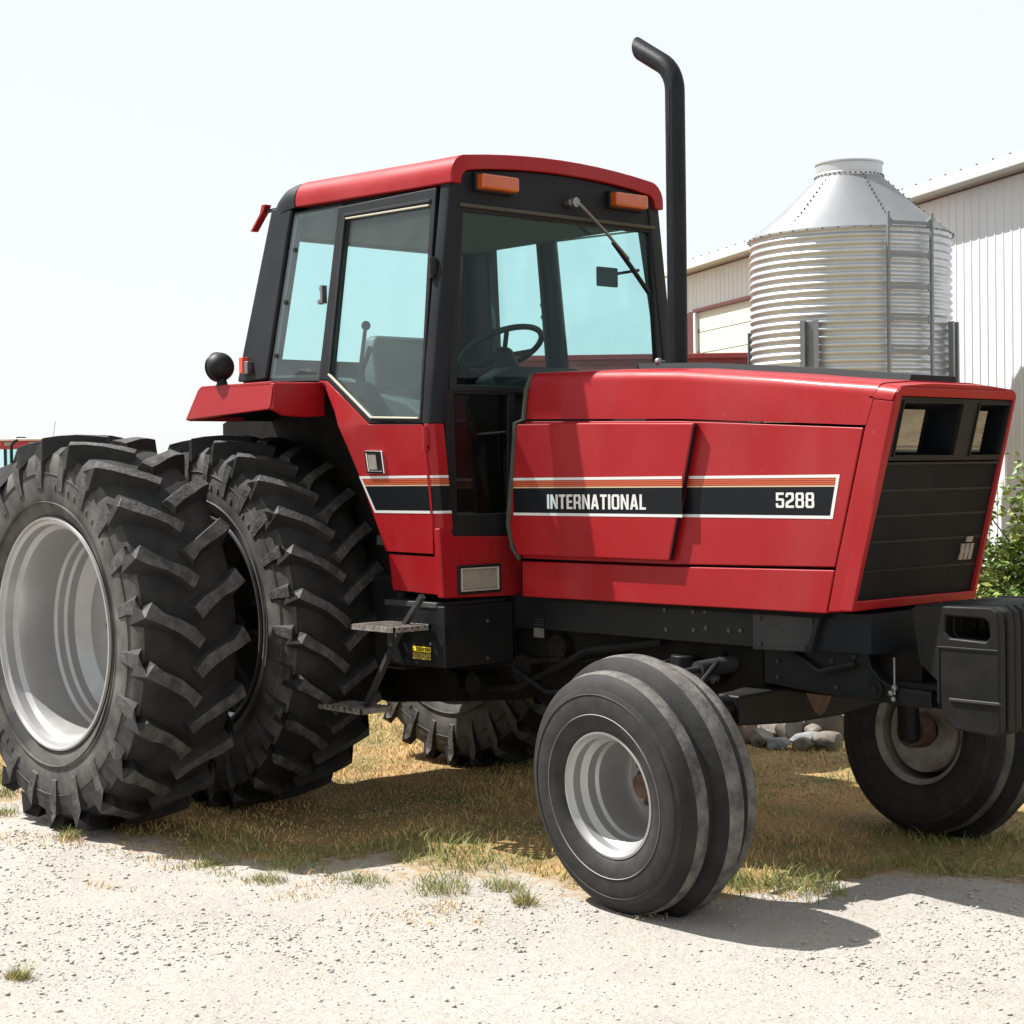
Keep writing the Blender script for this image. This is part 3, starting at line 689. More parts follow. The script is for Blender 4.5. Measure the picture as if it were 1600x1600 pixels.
# rear wall with window, floor, far inside
rw = [(-.61, 2.74), (.61, 2.74), (.70, 1.96), (-.70, 1.96)]; rwh = [(-.56, 2.652), (.56, 2.652), (.565, 2.095), (-.565, 2.095)]
bm = holed(rw, [rwh], 'x', 0, 1)
for v in bm.verts: v.co.x = -.02+.15*(v.co.z-1.98)/.8+(.03 if v.co.x > .5 else 0)
obj('rear_wall', bm, M['black'], T, bevel=.004)
bm = prism(rwh, 'x', 0, 1)
for v in bm.verts: v.co.x = -.006+.15*(v.co.z-1.98)/.8+(.005 if v.co.x > .5 else 0)
obj('rear_window', bm, M['glass'], T)
obj('cab_floor', prism([(-.66, 1.23), (.66, 1.23), (.66, 1.27), (-.66, 1.27)], 'x', .95, 1.40), M['greyint'], T)
obj('rear_deck', loft([[(x, -.455, z), (x, .455, z), (x, .455, z-.05), (x, -.455, z-.05)] for x, z in ((-.02, 1.97), (.55, 1.95), (.78, 1.78), (.97, 1.25))]), M['greyint'], T, sharp=20)
st = empty('driver_seat', parent=T)
bm = loft([[(x, -w, z), (x, w, z), (x+.10, w, z), (x+.10, -w, z)] for x, z, w in ((.40, 1.70, .25), (.36, 1.9, .26), (.30, 2.12, .25), (.285, 2.20, .21))])
obj('backrest', bm, M['seatm'], st, bevel=.03, seg=3, sharp=60)
obj('cushion', bb(.42, .90, -.25, .25, 1.66, 1.78), M['seatm'], st, bevel=.03, seg=3)
obj('armrest', bb(.42, .74, -.34, -.28, 1.86, 1.92), M['seatm'], st, bevel=.015)
obj('seat_base', bb(.5, .82, -.18, .18, 1.26, 1.66), M['blackpl'], st, bevel=.01)
cons = obj('control_console', loft([[(x, -.45, 1.5), (x, -.30, 1.5), (x, -.30, z), (x, -.45, z)] for x, z in ((.30, 2.0), (.6, 1.93), (.9, 1.86), (1.05, 1.78))]), M['greyint'], T, bevel=.02)
for x, y, h in ((.02, -.0, .0), (.55, -.42, 2.22),):
    if h: lv = obj('lever', tube([(x-.03, y, 1.9), (x-.01, y, 2.05), (x+.03, y, h)], .009, 8), M['blackpl'], cons); obj('lever_knob', ball(BM(), (x+.032, y, h), .022), M['blackpl'], lv)
obj('lever', tube([(.46, -.40, 1.92), (.60, -.41, 2.12)], .012, 8), M['blackpl'], cons)
dash = obj('dashboard', loft([[(x, -w, 1.3), (x, w, 1.3), (x, w, z-.05), (x, w*.6, z), (x, -w*.6, z), (x, -w, z-.05)] for x, z, w in ((1.06, 1.90, .24), (1.18, 2.0, .27), (1.34, 2.0, .32), (1.40, 1.95, .34))]), M['blackpl'], T, bevel=.015)
sw = empty('steering_wheel', parent=T)
ang = R(28); mt_ = Matrix.Translation((1.02, .02, 2.10)) @ Matrix.Rotation(-ang, 4, 'Y')
bm = BM(); n1, n2, RR, rr = 40, 10, .195, .014
g = [[bm.verts.new(mt_ @ Vector(((RR+rr*math.cos(b_))*math.cos(a_), (RR+rr*math.cos(b_))*math.sin(a_), rr*math.sin(b_)))) for b_ in np.linspace(0, 2*math.pi, n2, endpoint=False)] for a_ in np.linspace(0, 2*math.pi, n1, endpoint=False)]
for i in range(n1):
    for j in range(n2): bm.faces.new((g[i][j], g[(i+1) % n1][j], g[(i+1) % n1][(j+1) % n2], g[i][(j+1) % n2]))
obj('wheel_rim', bm, M['blackpl'], sw)
bm = BM()
for k in range(3):
    a_ = R(90+120*k); tube([mt_ @ Vector((.03*math.cos(a_), .03*math.sin(a_), -.03)), mt_ @ Vector((RR*math.cos(a_), RR*math.sin(a_), 0))], .012, 8, bm)
ball(bm, mt_ @ Vector((0, 0, -.02)), .05, (1, 1, .6))
obj('spoke', bm, M['blackpl'], sw)
obj('steering_column', tube([mt_ @ Vector((0, 0, -.03)), mt_ @ Vector((0, 0, -.35))], .05, 14, radii=[.045, .08]), M['blackpl'], T)
mi_ = empty('mirror', parent=T)
obj('mirror_head', bb(1.30, 1.315, .355, .49, 2.385, 2.475), M['greyint'], mi_, bevel=.012, seg=3)
obj('mirror_arm', tube([(1.31, .49, 2.45), (1.34, .60, 2.47)], .007, 8), M['blackpl'], mi_)
# red rear bracket, reflector
obj('rear_visor', loft([[(-.06, -.548, 2.838), (-.075, -.548, 2.80), (-.16, -.548, 2.722), (-.145, -.548, 2.722), (-.045, -.548, 2.81), (-.03, -.548, 2.838)], [(-.06, -.512, 2.838), (-.075, -.512, 2.80), (-.16, -.512, 2.722), (-.145, -.512, 2.722), (-.045, -.512, 2.81), (-.03, -.512, 2.838)]]), M['red'], T)
obj('visor_arm', bb(-.05, .14, -.535, -.52, 2.80, 2.815), M['black'], T)
rf = empty('side_reflector', parent=T)
obj('reflector_base', bb(.045, .095, -.748, -.715, 2.015, 2.075), M['steel'], rf, bevel=.004)
obj('reflector_lens', bb(.030, .062, -.753, -.72, 2.02, 2.095), M['redlens'], rf, bevel=.004)

# ---- fenders -----------------------------------------------------
for s in (-1, 1):
    # wing shell: top, outer flange, front face (open below and behind)
    yo, yi = .985, .735
    tp = [(-.07, 1.952), (.30, 1.955), (.64, 1.948)]
    bm = loft([[(-.075, s*yo, 1.80), (.615, s*yo, 1.826), (.630, s*yo, 1.84), (.640, s*yo, 1.90), (.636, s*(yo-.008), 1.935), (.62, s*(yo-.02), 1.946), (.055, s*(yo-.02), 1.952), (.03, s*(yo-.006), 1.94)],
               [(-.075, s*(yo-.02), 1.80), (.60, s*(yo-.02), 1.826), (.612, s*(yo-.02), 1.84), (.62, s*(yo-.02), 1.90), (.62, s*(yo-.02), 1.93), (.61, s*(yo-.03), 1.936), (.055, s*(yo-.03), 1.940), (.03, s*(yo-.02), 1.93)]])
    fe_ = obj('fender', bm, M['red'], T, bevel=.006)
    obj('fender_top', loft([[(-.075, s*y, 1.80), (.03, s*y, 1.943), (.055, s*y, 1.9535), (.62, s*y, 1.9495), (.62, s*y, 1.935), (.06, s*y, 1.937), (.04, s*y, 1.93), (-.06, s*y, 1.795)] for y in (yo-.012, yi-.06)]), M['red'], fe_, bevel=.004)
    obj('fender_front', prism([(s*(yo-.004), 1.826), (s*(yo-.010), 1.942), (s*.70, 1.950), (s*.70, 1.80), (s*.80, 1.793), (s*(yo-.06), 1.800)], 'x', .612, .641), M['red'], fe_, bevel=.006)
    obj('fender_liner', prism([(-.50, 1.80), (-.02, 1.955), (.66, 1.955), (.80, 1.80), (.95, 1.526), (1.06, 1.20), (1.06, 1.0), (-.50, 1.0)], 'y', s*.505, s*.46), M['cast'], fe_)
    obj('fender_underside', prism([(-.06, 1.80), (.06, 1.925), (.605, 1.92), (.605, 1.932), (.05, 1.935), (-.07, 1.80)], 'y', s*(yo-.03), s*.47), M['cast'], fe_)
    obj('door_jamb_liner', prism([(.64, 1.94), (.79, 1.80), (.95, 1.50), (1.07, 1.20), (1.09, 1.03), (1.12, 1.03), (1.10, 1.2), (.98, 1.52), (.82, 1.82), (.70, 1.94)], 'y', s*.68, s*.47), M['cast'], fe_)
# round work light standing on the fender
wl = empty('round_work_light', parent=T)
obj('light_shell', ball(BM(), (.185, -.955, 2.036), .066, (.95, 1, 1), 24, 16), M['blackpl'], wl)
obj('light_ring', lathe([(.058, -.012), (.066, 0), (.069, .006), (.066, .014), (.06, .014)], 28, 'x', c=(.160, -.955, 2.036)), M['black'], wl)
obj('light_foot', tube([(.20, -.955, 1.95), (.20, -.955, 1.985)], .02, 12, radii=[.028, .018]), M['black'], wl)

# ---- steps and tool box ------------------------------------------
tb = obj('battery_box', bb(1.06, 1.447, -.700, -.315, .728, .985), M['frame'], T, bevel=.006)
obj('box_lid', prism([(-.705, .975), (-.70, .999), (-.31, .999), (-.31, .975)], 'x', 1.05, 1.40), M['plate'], tb, bevel=.004)
bm = BM()
for y, z in ((-.464, .911), (-.466, .754)): disc(bm, (1.446, y, z), (1, 0, 0), .007, .006, 8)
disc(bm, (1.36, -.70, .825), (0, -1, 0), .008, .006, 8)
obj('box_bolt', bm, M['steel'], tb)
lb = obj('caution_label', bb(1.240, 1.362, -.7025, -.699, .755, .812), M['blackdec'], tb)
obj('label_header', bb(1.242, 1.360, -.7032, -.7024, .789, .811), M['yellow'], lb)
obj('label_block', bb(1.242, 1.360, -.7032, -.7024, .757, .785), mat('dull_yellow_print', (.35, .25, .03), .6, var=.9, vscale=90, vcol=(.05, .04, .01)), lb)
txt('label_text', 'CAUTION', 1.266, 1.356, .793, .014, -.7042, lb, M['blackdec'])
for (cx, cy, z, hx, hy) in ((1.225, -.808, .898, .145, .100), (.885, -.765, .528, .185, .082)):
    sp = empty('step', parent=T); f_ = BM(); x0, x1, y0, y1 = cx-hx, cx+hx, cy-hy, cy+hy
    bb(x0, x1, y0, y0+.012, z-.012, z+.010, f_); bb(x0, x1, y1-.012, y1, z-.012, z+.010, f_); bb(x0, x0+.012, y0, y1, z-.012, z+.010, f_); bb(x1-.012, x1, y0, y1, z-.012, z+.010, f_)
    obj('step_frame', f_, M['treadplate'], sp)
    g_ = BM(); n = 9
    for i in range(1, n): box(g_, (x0+(x1-x0)*i/n, cy, z+.004), (.008, 2*hy, .014))
    for j in range(1, 6): box(g_, (cx, y0+(y1-y0)*j/6, z+.002), (2*hx, .006, .010))
    k_ = [box(g_, (x0+(x1-x0)*(i+.5)/n, y0+(y1-y0)*(j+.5)/6, z+.0), (.030, .030, .004)) for i in range(n) for j in range(6) if (i+j) % 2]
    obj('step_grating', g_, M['treadplate'], sp)
obj('step_bar', tube([(1.385, -.762, 1.03), (1.268, -.765, .905), (1.22, -.765, .86), (.99, -.765, .535)], .016, 4), M['plate'], T)

# ---- chassis -----------------------------------------------------
for s in (-1, 1):
    fr_ = obj('frame_rail', bb(1.40, 2.80, s*.30, s*.26, .872, 1.012), M['frame'], T, bevel=.004)
    b0 = None
    for x, z in ((2.321, .99), (2.327, .914), (2.469, .992), (2.471, .92), (2.532, .995), (2.534, .931), (2.649, .928), (2.706, .931)):
        if s > 0: continue
        if b0 is None: b0 = obj('rail_bolt', disc(BM(), (0, 0, 0), (0, s, 0), .009, .006, 8), M['bolt'], fr_); b_ = b0
        else: b_ = b0.copy(); COL.objects.link(b_)
        b_.location = (x, s*.30, z)
    sh = obj('radiator_shield', prism([(2.778, 1.006), (3.090, 1.012), (3.040, .874), (2.776, .866)], 'y', s*.318, s*.29), M['plate'], T, bevel=.003)
    obj('shield_flange', prism([(3.078, 1.012), (3.098, 1.012), (3.050, .874), (3.030, .874)], 'y', s*.324, s*.30), M['frame'], sh, bevel=.002)
    ffp = [(2.76, .872), (3.215, .905), (3.235, .88), (3.25, .83), (3.285, .79), (3.345, .765), (3.50, .76), (3.50, .70), (3.30, .705), (3.05, .715), (2.76, .73)]
    obj('front_frame', prism(ffp, 'y', s*.235, s*.17), M['frame'], T, bevel=.005)
    bm = disc(BM(), (3.272, s*.235, .752), (0, s, 0), .034, .012, 20); disc(bm, (3.272, s*.245, .752), (0, s, 0), .016, .012, 12)
    obj('pivot_boss', bm, M['chassis'], T)
bm = tube([(3.36, -.25, .87), (3.36, -.25, .77), (3.36, -.25, .74)], .004, 6); ball(bm, (3.36, -.25, .765), .012); ball(bm, (3.345, -.25, .745), .012); ball(bm, (3.355, -.25, .725), .010)
obj('lock_pin', bm, M['steel'], T)
obj('bolster', bb(2.78, 3.42, -.17, .17, .70, .88), M['cast'], T)
obj('radiator_base', bb(3.05, 3.30, -.30, .30, .88, 1.02), M['black'], T)
la = obj('rail_label', bb(1.555, 1.630, -.3015, -.299, .835, .925), M['blackdec'], T)
obj('label_block', bb(1.562, 1.625, -.3022, -.3013, .838, .878), M['lens'], la)
for k in range(3): obj('label_line', bb(1.562, 1.625, -.3022, -.3013, .888+k*.012, .893+k*.012), M['plate'], la)
bm = bb(1.35, 2.76, -.25, .25, .62, 1.0); bb(1.9, 2.4, -.20, .20, .54, .66, bm)
obj('engine_sump', bm, M['cast'], T, bevel=.03)
obj('transmission', loft([[(x, -w, z0_), (x, w, z0_), (x, w*1.1, z1_), (x, -w*1.1, z1_)] for x, z0_, z1_, w in ((-.35, .58, 1.2, .30), (.1, .50, 1.25, .34), (.55, .47, 1.25, .30), (.9, .50, 1.22, .27), (1.4, .55, 1.0, .25))]), M['cast'], T, bevel=.02)
obj('rear_axle', tube([(0, -1.325, ZR), (0, -.42, ZR), (0, -.3, ZR), (0, .3, ZR), (0, .42, ZR), (0, 1.325, ZR)], .06, 20, radii=[.058, .058, .17, .17, .058, .058]), M['cast'], T)
obj('fuel_tank', bb(.20, 1.04, -.60, -.30, .68, 1.10), M['chassis'], T, bevel=.04)
obj('fuel_tank', bb(.20, 1.40, .30, .68, .68, 1.10), M['chassis'], T, bevel=.04)
bm = BM()
for x, y, z, r_ in ((1.25, -.36, .62, .05), (1.5, -.3, .70, .06), (1.05, -.33, .60, .07)): disc(bm, (x, y+.12, z), (0, -1, 0), r_, .14, 18)
tube([(1.1, -.33, .58), (1.5, -.34, .62), (1.9, -.32, .80), (2.3, -.30, .86)], .016, 8, bm); tube([(1.0, -.30, .66), (1.6, -.31, .74), (2.1, -.29, .78)], .012, 8, bm)
obj('hydraulic_line', bm, M['cast'], T)
for (x, y, z, r_, h_) in ((1.70, -.255, .80, .055, .05), (2.02, -.21, .74, .07, .06), (2.30, -.22, .70, .05, .07), (2.55, -.24, .76, .045, .05)):
    bm = disc(BM(), (x, y, z), (0, -1, 0), r_, h_, 20)
    for k in range(6): disc(bm, (x+r_*.78*math.cos(k*1.047), y-h_, z+r_*.78*math.sin(k*1.047)), (0, -1, 0), .008, .008, 6)
    obj('engine_cover', bm, M['cast'], T, bevel=.004)
obj('oil_filter', tube([(2.42, -.30, .60), (2.42, -.30, .82)], .055, 20), M['frame'], T, bevel=.006)
for k, pth in enumerate(([(1.46, -.33, .70), (1.7, -.36, .62), (2.0, -.33, .66), (2.35, -.29, .80)], [(2.55, -.20, .84), (2.66, -.40, .80), (2.72, -.62, .70), (2.74, -.70, .58)], [(2.9, -.24, .86), (3.05, -.27, .80), (3.2, -.26, .84)])):
    obj('hose', tube(pth, .011, 8), M['blackpl'], T)
b0 = None
for x, z in ((2.83, .82), (2.83, .76), (2.95, .84), (3.08, .84), (3.18, .86), (3.10, .745), (2.815, .985), (3.055, .985), (2.815, .89), (3.02, .89)):
    yy = -.236 if z < .875 else -.319
    if b0 is None: b0 = obj('frame_bolt', disc(BM(), (0, 0, 0), (0, -1, 0), .009, .006, 6), M['plate'], T); b_ = b0
    else: b_ = b0.copy(); COL.objects.link(b_)
    b_.location = (x, yy, z)
# front axle
bm = tube([(2.765, -.62, .665), (2.765, .62, .665)], .045, 16); obj('axle_tube', bm, M['chassis'], T)
obj('axle_beam', loft([[(2.765-w, y, z-h), (2.765+w, y, z-h), (2.765+w, y, z+h), (2.765-w, y, z+h)] for y, z, w, h in ((-.46, .655, .065, .055), (-.15, .65, .075, .07), (.15, .65, .075, .07), (.46, .655, .065, .055))]), M['chassis'], T, bevel=.01)
obj('axle_pivot', tube([(2.765, 0, .58), (2.765, 0, .70)], .1, 16, radii=[.07, .12]), M['rust'], T)
for s in (-1, 1):
    bm = tube([(2.765, s*.66, .74), (2.765, s*.68, .42)], .045, 14); tube([(2.765, s*.68, .44), (2.765, s*.90, .44)], .04, 14, bm)
    obj('spindle', bm, M['chassis'], T)
    obj('tie_rod', tube([(2.58, s*.62, .60), (2.58, s*.05, .60)], .018, 10), M['steel'], T)
bm = tube([(2.62, -.45, .79), (2.62, -.14, .80)], .032, 14); tube([(2.62, -.58, .785), (2.62, -.45, .79)], .014, 10, bm)
obj('steering_cylinder', bm, M['plate'], T)

# ---- front weights -----------------------------------------------
wp = [(3.44, 1.045), (3.47, 1.062), (3.76, 1.066), (3.785, 1.05), (3.792, 1.00), (3.792, .655), (3.775, .636), (3.62, .645), (3.575, .675), (3.56, .73), (3.55, .80), (3.475, .86)]
wh = [(3.585, 1.028), (3.735, 1.026), (3.752, 1.01), (3.755, .965), (3.74, .950), (3.60, .955), (3.583, .975)]
wbar = obj('weight_bracket', bb(3.30, 3.60, -.20, .32, .70, .78), M['chassis'], T)
NW = 11; w0 = None
for i in range(NW):
    y = -.27+i*.050
    if w0 is None:
        w0 = empty('front_weight', parent=T); w0.location = (0, y, 0)
        bm = holed(wp, [wh], 'y', 0, .042)
        obj('weight_body', bm, M['chassis'], w0, bevel=.008, seg=3)
        bm = bb(3.556, 3.79, -.004, .001, .918, .926); bb(3.552, 3.56, -.004, .001, .73, .925, bm)
        obj('weight_rib', bm, M['blackpl'], w0, bevel=.002)
        obj('weight_lip', bb(3.60, 3.795, -.008, .002, .742, .752), M['plate'], w0, bevel=.002)
    else:
        w = w0.copy(); COL.objects.link(w); w.parent = T; w.location = (random.uniform(-.003, .003), y, random.uniform(-.002, .002))
        for k in w0.children:
            if i > 0 and not k.name.startswith('weight_body'): continue
            c = k.copy(); COL.objects.link(c); c.parent = w

# ================================================================== GROUND
BX = np.array([-30, -3, -1.2, -.5, .38, .95, 1.5, 2.05, 2.43, 2.84, 3.04, 3.47, 4.5, 8, 40.])
BY = np.array([-4, -1.6, -1.36, -1.5, -1.55, -1.36, -1.10, -.98, -.93, -.60, .10, .42, 1.0, 2.2, 12.])
def vnoise(x, y, sc, seed):
    """smooth value noise"""
    r_ = np.random.default_rng(seed); tab = r_.random((256, 256)); x = np.asarray(x)*sc; y = np.asarray(y)*sc
    xi, yi = np.floor(x).astype(int), np.floor(y).astype(int); fx, fy = x-xi, y-yi; fx = fx*fx*(3-2*fx); fy = fy*fy*(3-2*fy)
    g = lambda a, b: tab[a % 256, b % 256]
    return (g(xi, yi)*(1-fx)+g(xi+1, yi)*fx)*(1-fy)+(g(xi, yi+1)*(1-fx)+g(xi+1, yi+1)*fx)*fy
def fbm(x, y, sc, seed, o=4): return sum(vnoise(x, y, sc*2**k, seed+k)*.5**k for k in range(o))/sum(.5**k for k in range(o))
def grassness(x, y):
    b = np.interp(x, BX, BY); d = y-b
    return d + (fbm(x, y, 1.1, 3)-.5)*1.1 + (fbm(x, y, 4., 9)-.5)*.5
def gheight(x, y):
    h = (fbm(x, y, .5, 21)-.5)*.05+(fbm(x, y, 3., 31)-.5)*.016+(fbm(x, y, 14., 41, 3)-.5)*.007
    far = np.clip((np.hypot(x-1.5, y+.5)-9)/6, 0, 1)
    # keep level where the wheels stand
    for wx, wy, rr_ in ((0, -1.5, .5), (0, -.75, .5), (0, .75, .5), (0, 1.5, .5), (2.76, -.93, .35), (2.76, .93, .35)):
        k = np.clip(np.hypot(x-wx, y-wy)/rr_-.4, 0, 1); h = h*k+(1-k)*.004
    return h*(1-far)
def axis(lo, hi, st, far):
    a = list(np.arange(lo, hi+1e-6, st)); d = st; x = hi; right = []
    while x < far: d *= 1.35; x += d; right.append(x)
    d = st; x = lo; left = []
    while x > -far: d *= 1.35; x -= d; left.append(x)
    return np.array(left[::-1]+a+right)
gx, gy = axis(-1.8, 5.4, .03, 1500), axis(-4.4, 3.6, .03, 1500)
X, Y = np.meshgrid(gx, gy, indexing='ij'); Zg = gheight(X, Y)
nx, ny = len(gx), len(gy); idx = np.arange(nx*ny).reshape(nx, ny)
fq = np.stack([idx[:-1, :-1], idx[1:, :-1], idx[1:, 1:], idx[:-1, 1:]], -1).reshape(-1, 4)
gme = bpy.data.meshes.new('ground'); vv = np.stack([X, Y, Zg], -1).reshape(-1, 3)
gme.vertices.add(len(vv)); gme.vertices.foreach_set('co', vv.ravel()); gme.loops.add(fq.size); gme.loops.foreach_set('vertex_index', fq.ravel().astype(np.int32))
gme.polygons.add(len(fq)); gme.polygons.foreach_set('loop_start', np.arange(0, fq.size, 4, dtype=np.int32)); gme.polygons.foreach_set('use_smooth', np.ones(len(fq), bool)); gme.update()
att = gme.attributes.new('grass', 'FLOAT', 'POINT'); att.data.foreach_set('value', np.clip(grassness(X, Y)/.5+.5, 0, 1).ravel().astype(np.float32))
ground = bpy.data.objects.new('ground', gme); COL.objects.link(ground); tag(ground, kind='structure')
gm = bpy.data.materials.new('gravel_and_dry_turf'); gm.use_nodes = True; nt = gm.node_tree; P_ = nt.nodes['Principled BSDF']; P_.inputs['Roughness'].default_value = .95; P_.inputs['Specular IOR Level'].default_value = .2
L = nt.links.new
def N(t, **k):
    n = nt.nodes.new(t)
    for a_, b_ in k.items(): n.inputs[a_].default_value = b_
    return n
tc = N('ShaderNodeTexCoord')
def noise(sc, det=6, rough=.6):
    n = N('ShaderNodeTexNoise', Scale=sc, Detail=det, Roughness=rough); L(tc.outputs['Object'], n.inputs['Vector']); return n.outputs['Fac']
def rng_(f, a_, b_, c_=0., d_=1.):
    n = nt.nodes.new('ShaderNodeMapRange'); L(f, n.inputs[0])
    for i, v in enumerate((a_, b_, c_, d_)): n.inputs[i+1].default_value = v
    return n.outputs[0]
def mixc(f, A, B):
    n = nt.nodes.new('ShaderNodeMix'); n.data_type = 'RGBA'
    L(f, n.inputs['Factor']) if hasattr(f, 'links') else None
    for key, c_ in (('A', A), ('B', B)):
        if isinstance(c_, tuple): n.inputs[key].default_value = (*c_, 1)
        else: L(c_, n.inputs[key])
    return n.outputs['Result']
gcol = mixc(rng_(noise(1.3), .35, .7), (.39, .362, .325), (.33, .304, .27))
gcol = mixc(rng_(noise(6, 6, .7), .5, .68, 0, .6), gcol, (.315, .295, .267))
gcol = mixc(rng_(noise(28, 4), .5, .7, 0, .75), gcol, (.285, .265, .24))
gcol = mixc(rng_(noise(120, 3), .48, .66, 0, .85), gcol, (.215, .198, .178))
gcol = mixc(rng_(noise(75, 3), .58, .75, 0, .6), gcol, (.49, .46, .42))
soil = mixc(rng_(noise(3), .38, .62), (.30, .19, .082), (.20, .128, .056))
soil = mixc(rng_(noise(2.1, 5), .46, .62), soil, (.10, .10, .034))
soil = mixc(rng_(noise(60, 4), .45, .7, 0, .8), soil, (.42, .285, .125))
at = N('ShaderNodeAttribute'); at.attribute_name = 'grass'
ad = nt.nodes.new('ShaderNodeMath'); ad.operation = 'ADD'; L(at.outputs['Fac'], ad.inputs[0])
L(rng_(noise(22, 5), .3, .7, -.35, .35), ad.inputs[1])
dirt = mixc(rng_(ad.outputs[0], .12, .55, 0, .75), gcol, (.33, .265, .19))
L(mixc(rng_(ad.outputs[0], .42, .85), dirt, soil), P_.inputs['Base Color'])
bp1 = nt.nodes.new('ShaderNodeBump'); bp1.inputs['Strength'].default_value = .6; bp1.inputs['Distance'].default_value = .012; L(noise(110, 8, .8), bp1.inputs['Height'])
bp2 = nt.nodes.new('ShaderNodeBump'); bp2.inputs['Strength'].default_value = .4; bp2.inputs['Distance'].default_value = .02; L(noise(24, 5), bp2.inputs['Height']); L(bp1.outputs[0], bp2.inputs['Normal'])
L(bp2.outputs[0], P_.inputs['Normal'])
gme.materials.append(gm)

# ---- gravel chips ------------------------------------------------
OC = np.array([(1, 0, 0), (-1, 0, 0), (0, 1, 0), (0, -1, 0), (0, 0, 1), (0, 0, -1)], float); OF = np.array([(0, 2, 4), (2, 1, 4), (1, 3, 4), (3, 0, 4), (2, 0, 5), (1, 2, 5), (3, 1, 5), (0, 3, 5)])
def chips(n, seed):
    r_ = np.random.default_rng(seed); pts = []
    while len(pts) < n:
        x = r_.uniform(-1.8, 5.4, n*3); y = r_.uniform(-4.4, 1.5, n*3); k = grassness(x, y)
        ok = (k < -.05) & (r_.random(n*3) < .25+.75*(fbm(x, y, 1.6, 77) > .5))
        pts += list(zip(x[ok], y[ok]))
    p = np.array(pts[:n]); s = .0018*np.exp(r_.normal(0, .66, n)); s = np.clip(s, .001, .0095)
    a_ = r_.uniform(0, 2*np.pi, n); v = OC[None]*(1+r_.uniform(-.35, .35, (n, 6, 1)))*np.array([1.25, .95, .7]); v = v*s[:, None, None]
    c_, sn = np.cos(a_), np.sin(a_); vx = v[..., 0]*c_[:, None]-v[..., 1]*sn[:, None]; vy = v[..., 0]*sn[:, None]+v[..., 1]*c_[:, None]
    z = gheight(p[:, 0], p[:, 1])+s*.35
    V_ = np.stack([vx+p[:, :1], vy+p[:, 1:2], v[..., 2]+z[:, None]], -1).reshape(-1, 3); F_ = (OF[None]+6*np.arange(n)[:, None, None]).reshape(-1, 3)
    return V_, F_
def tri_obj(name, V_, F_, mats, mi=None):
    me = bpy.data.meshes.new(name); me.vertices.add(len(V_)); me.vertices.foreach_set('co', np.asarray(V_, np.float32).ravel())
    k = F_.shape[1]; me.loops.add(F_.size); me.loops.foreach_set('vertex_index', F_.ravel().astype(np.int32)); me.polygons.add(len(F_)); me.polygons.foreach_set('loop_start', np.arange(0, F_.size, k, dtype=np.int32))
    for x in mats: me.materials.append(x)
    if mi is not None: me.polygons.foreach_set('material_index', np.asarray(mi, np.int32))
    me.update(); o = bpy.data.objects.new(name, me); COL.objects.link(o); return o
v_, f_ = chips(60000, 5)
tag(tri_obj('gravel', v_, f_, [M['pebble']]), 'loose pale limestone chips scattered over the driveway', 'gravel', kind='stuff')

# ---- grass -------------------------------------------------------
M['dry'] = mat('dry_grass', (.60, .41, .16), .8, var=.8, vscale=5, vcol=(.40, .25, .095))
M['green'] = mat('green_grass', (.15, .18, .045), .7, var=.9, vscale=4, vcol=(.27, .25, .085))
TUFTS = [(1.30, -1.42, .13), (1.46, -1.60, .09), (.20, -1.76, .09), (2.2, -1.06, .10), (2.42, -1.16, .07), (1.97, -2.87, .05), (-.55, -1.72, .10), (1.75, -1.35, .12), (2.02, -1.22, .14), (3.02, -.30, .15), (2.72, -.42, .10), (1.05, -1.60, .07)]
def tuft_at(x, y):
    o = np.zeros(np.shape(x), bool)
    for a, b, r in TUFTS:
        i = np.nonzero(np.hypot(x-a, (y-b)*1.3) < r*1.45)[0]
        o[i] |= np.hypot(x[i]-a, (y[i]-b)*1.3) < r*(.55+.9*fbm(x[i], y[i], 9., 123))
    return o
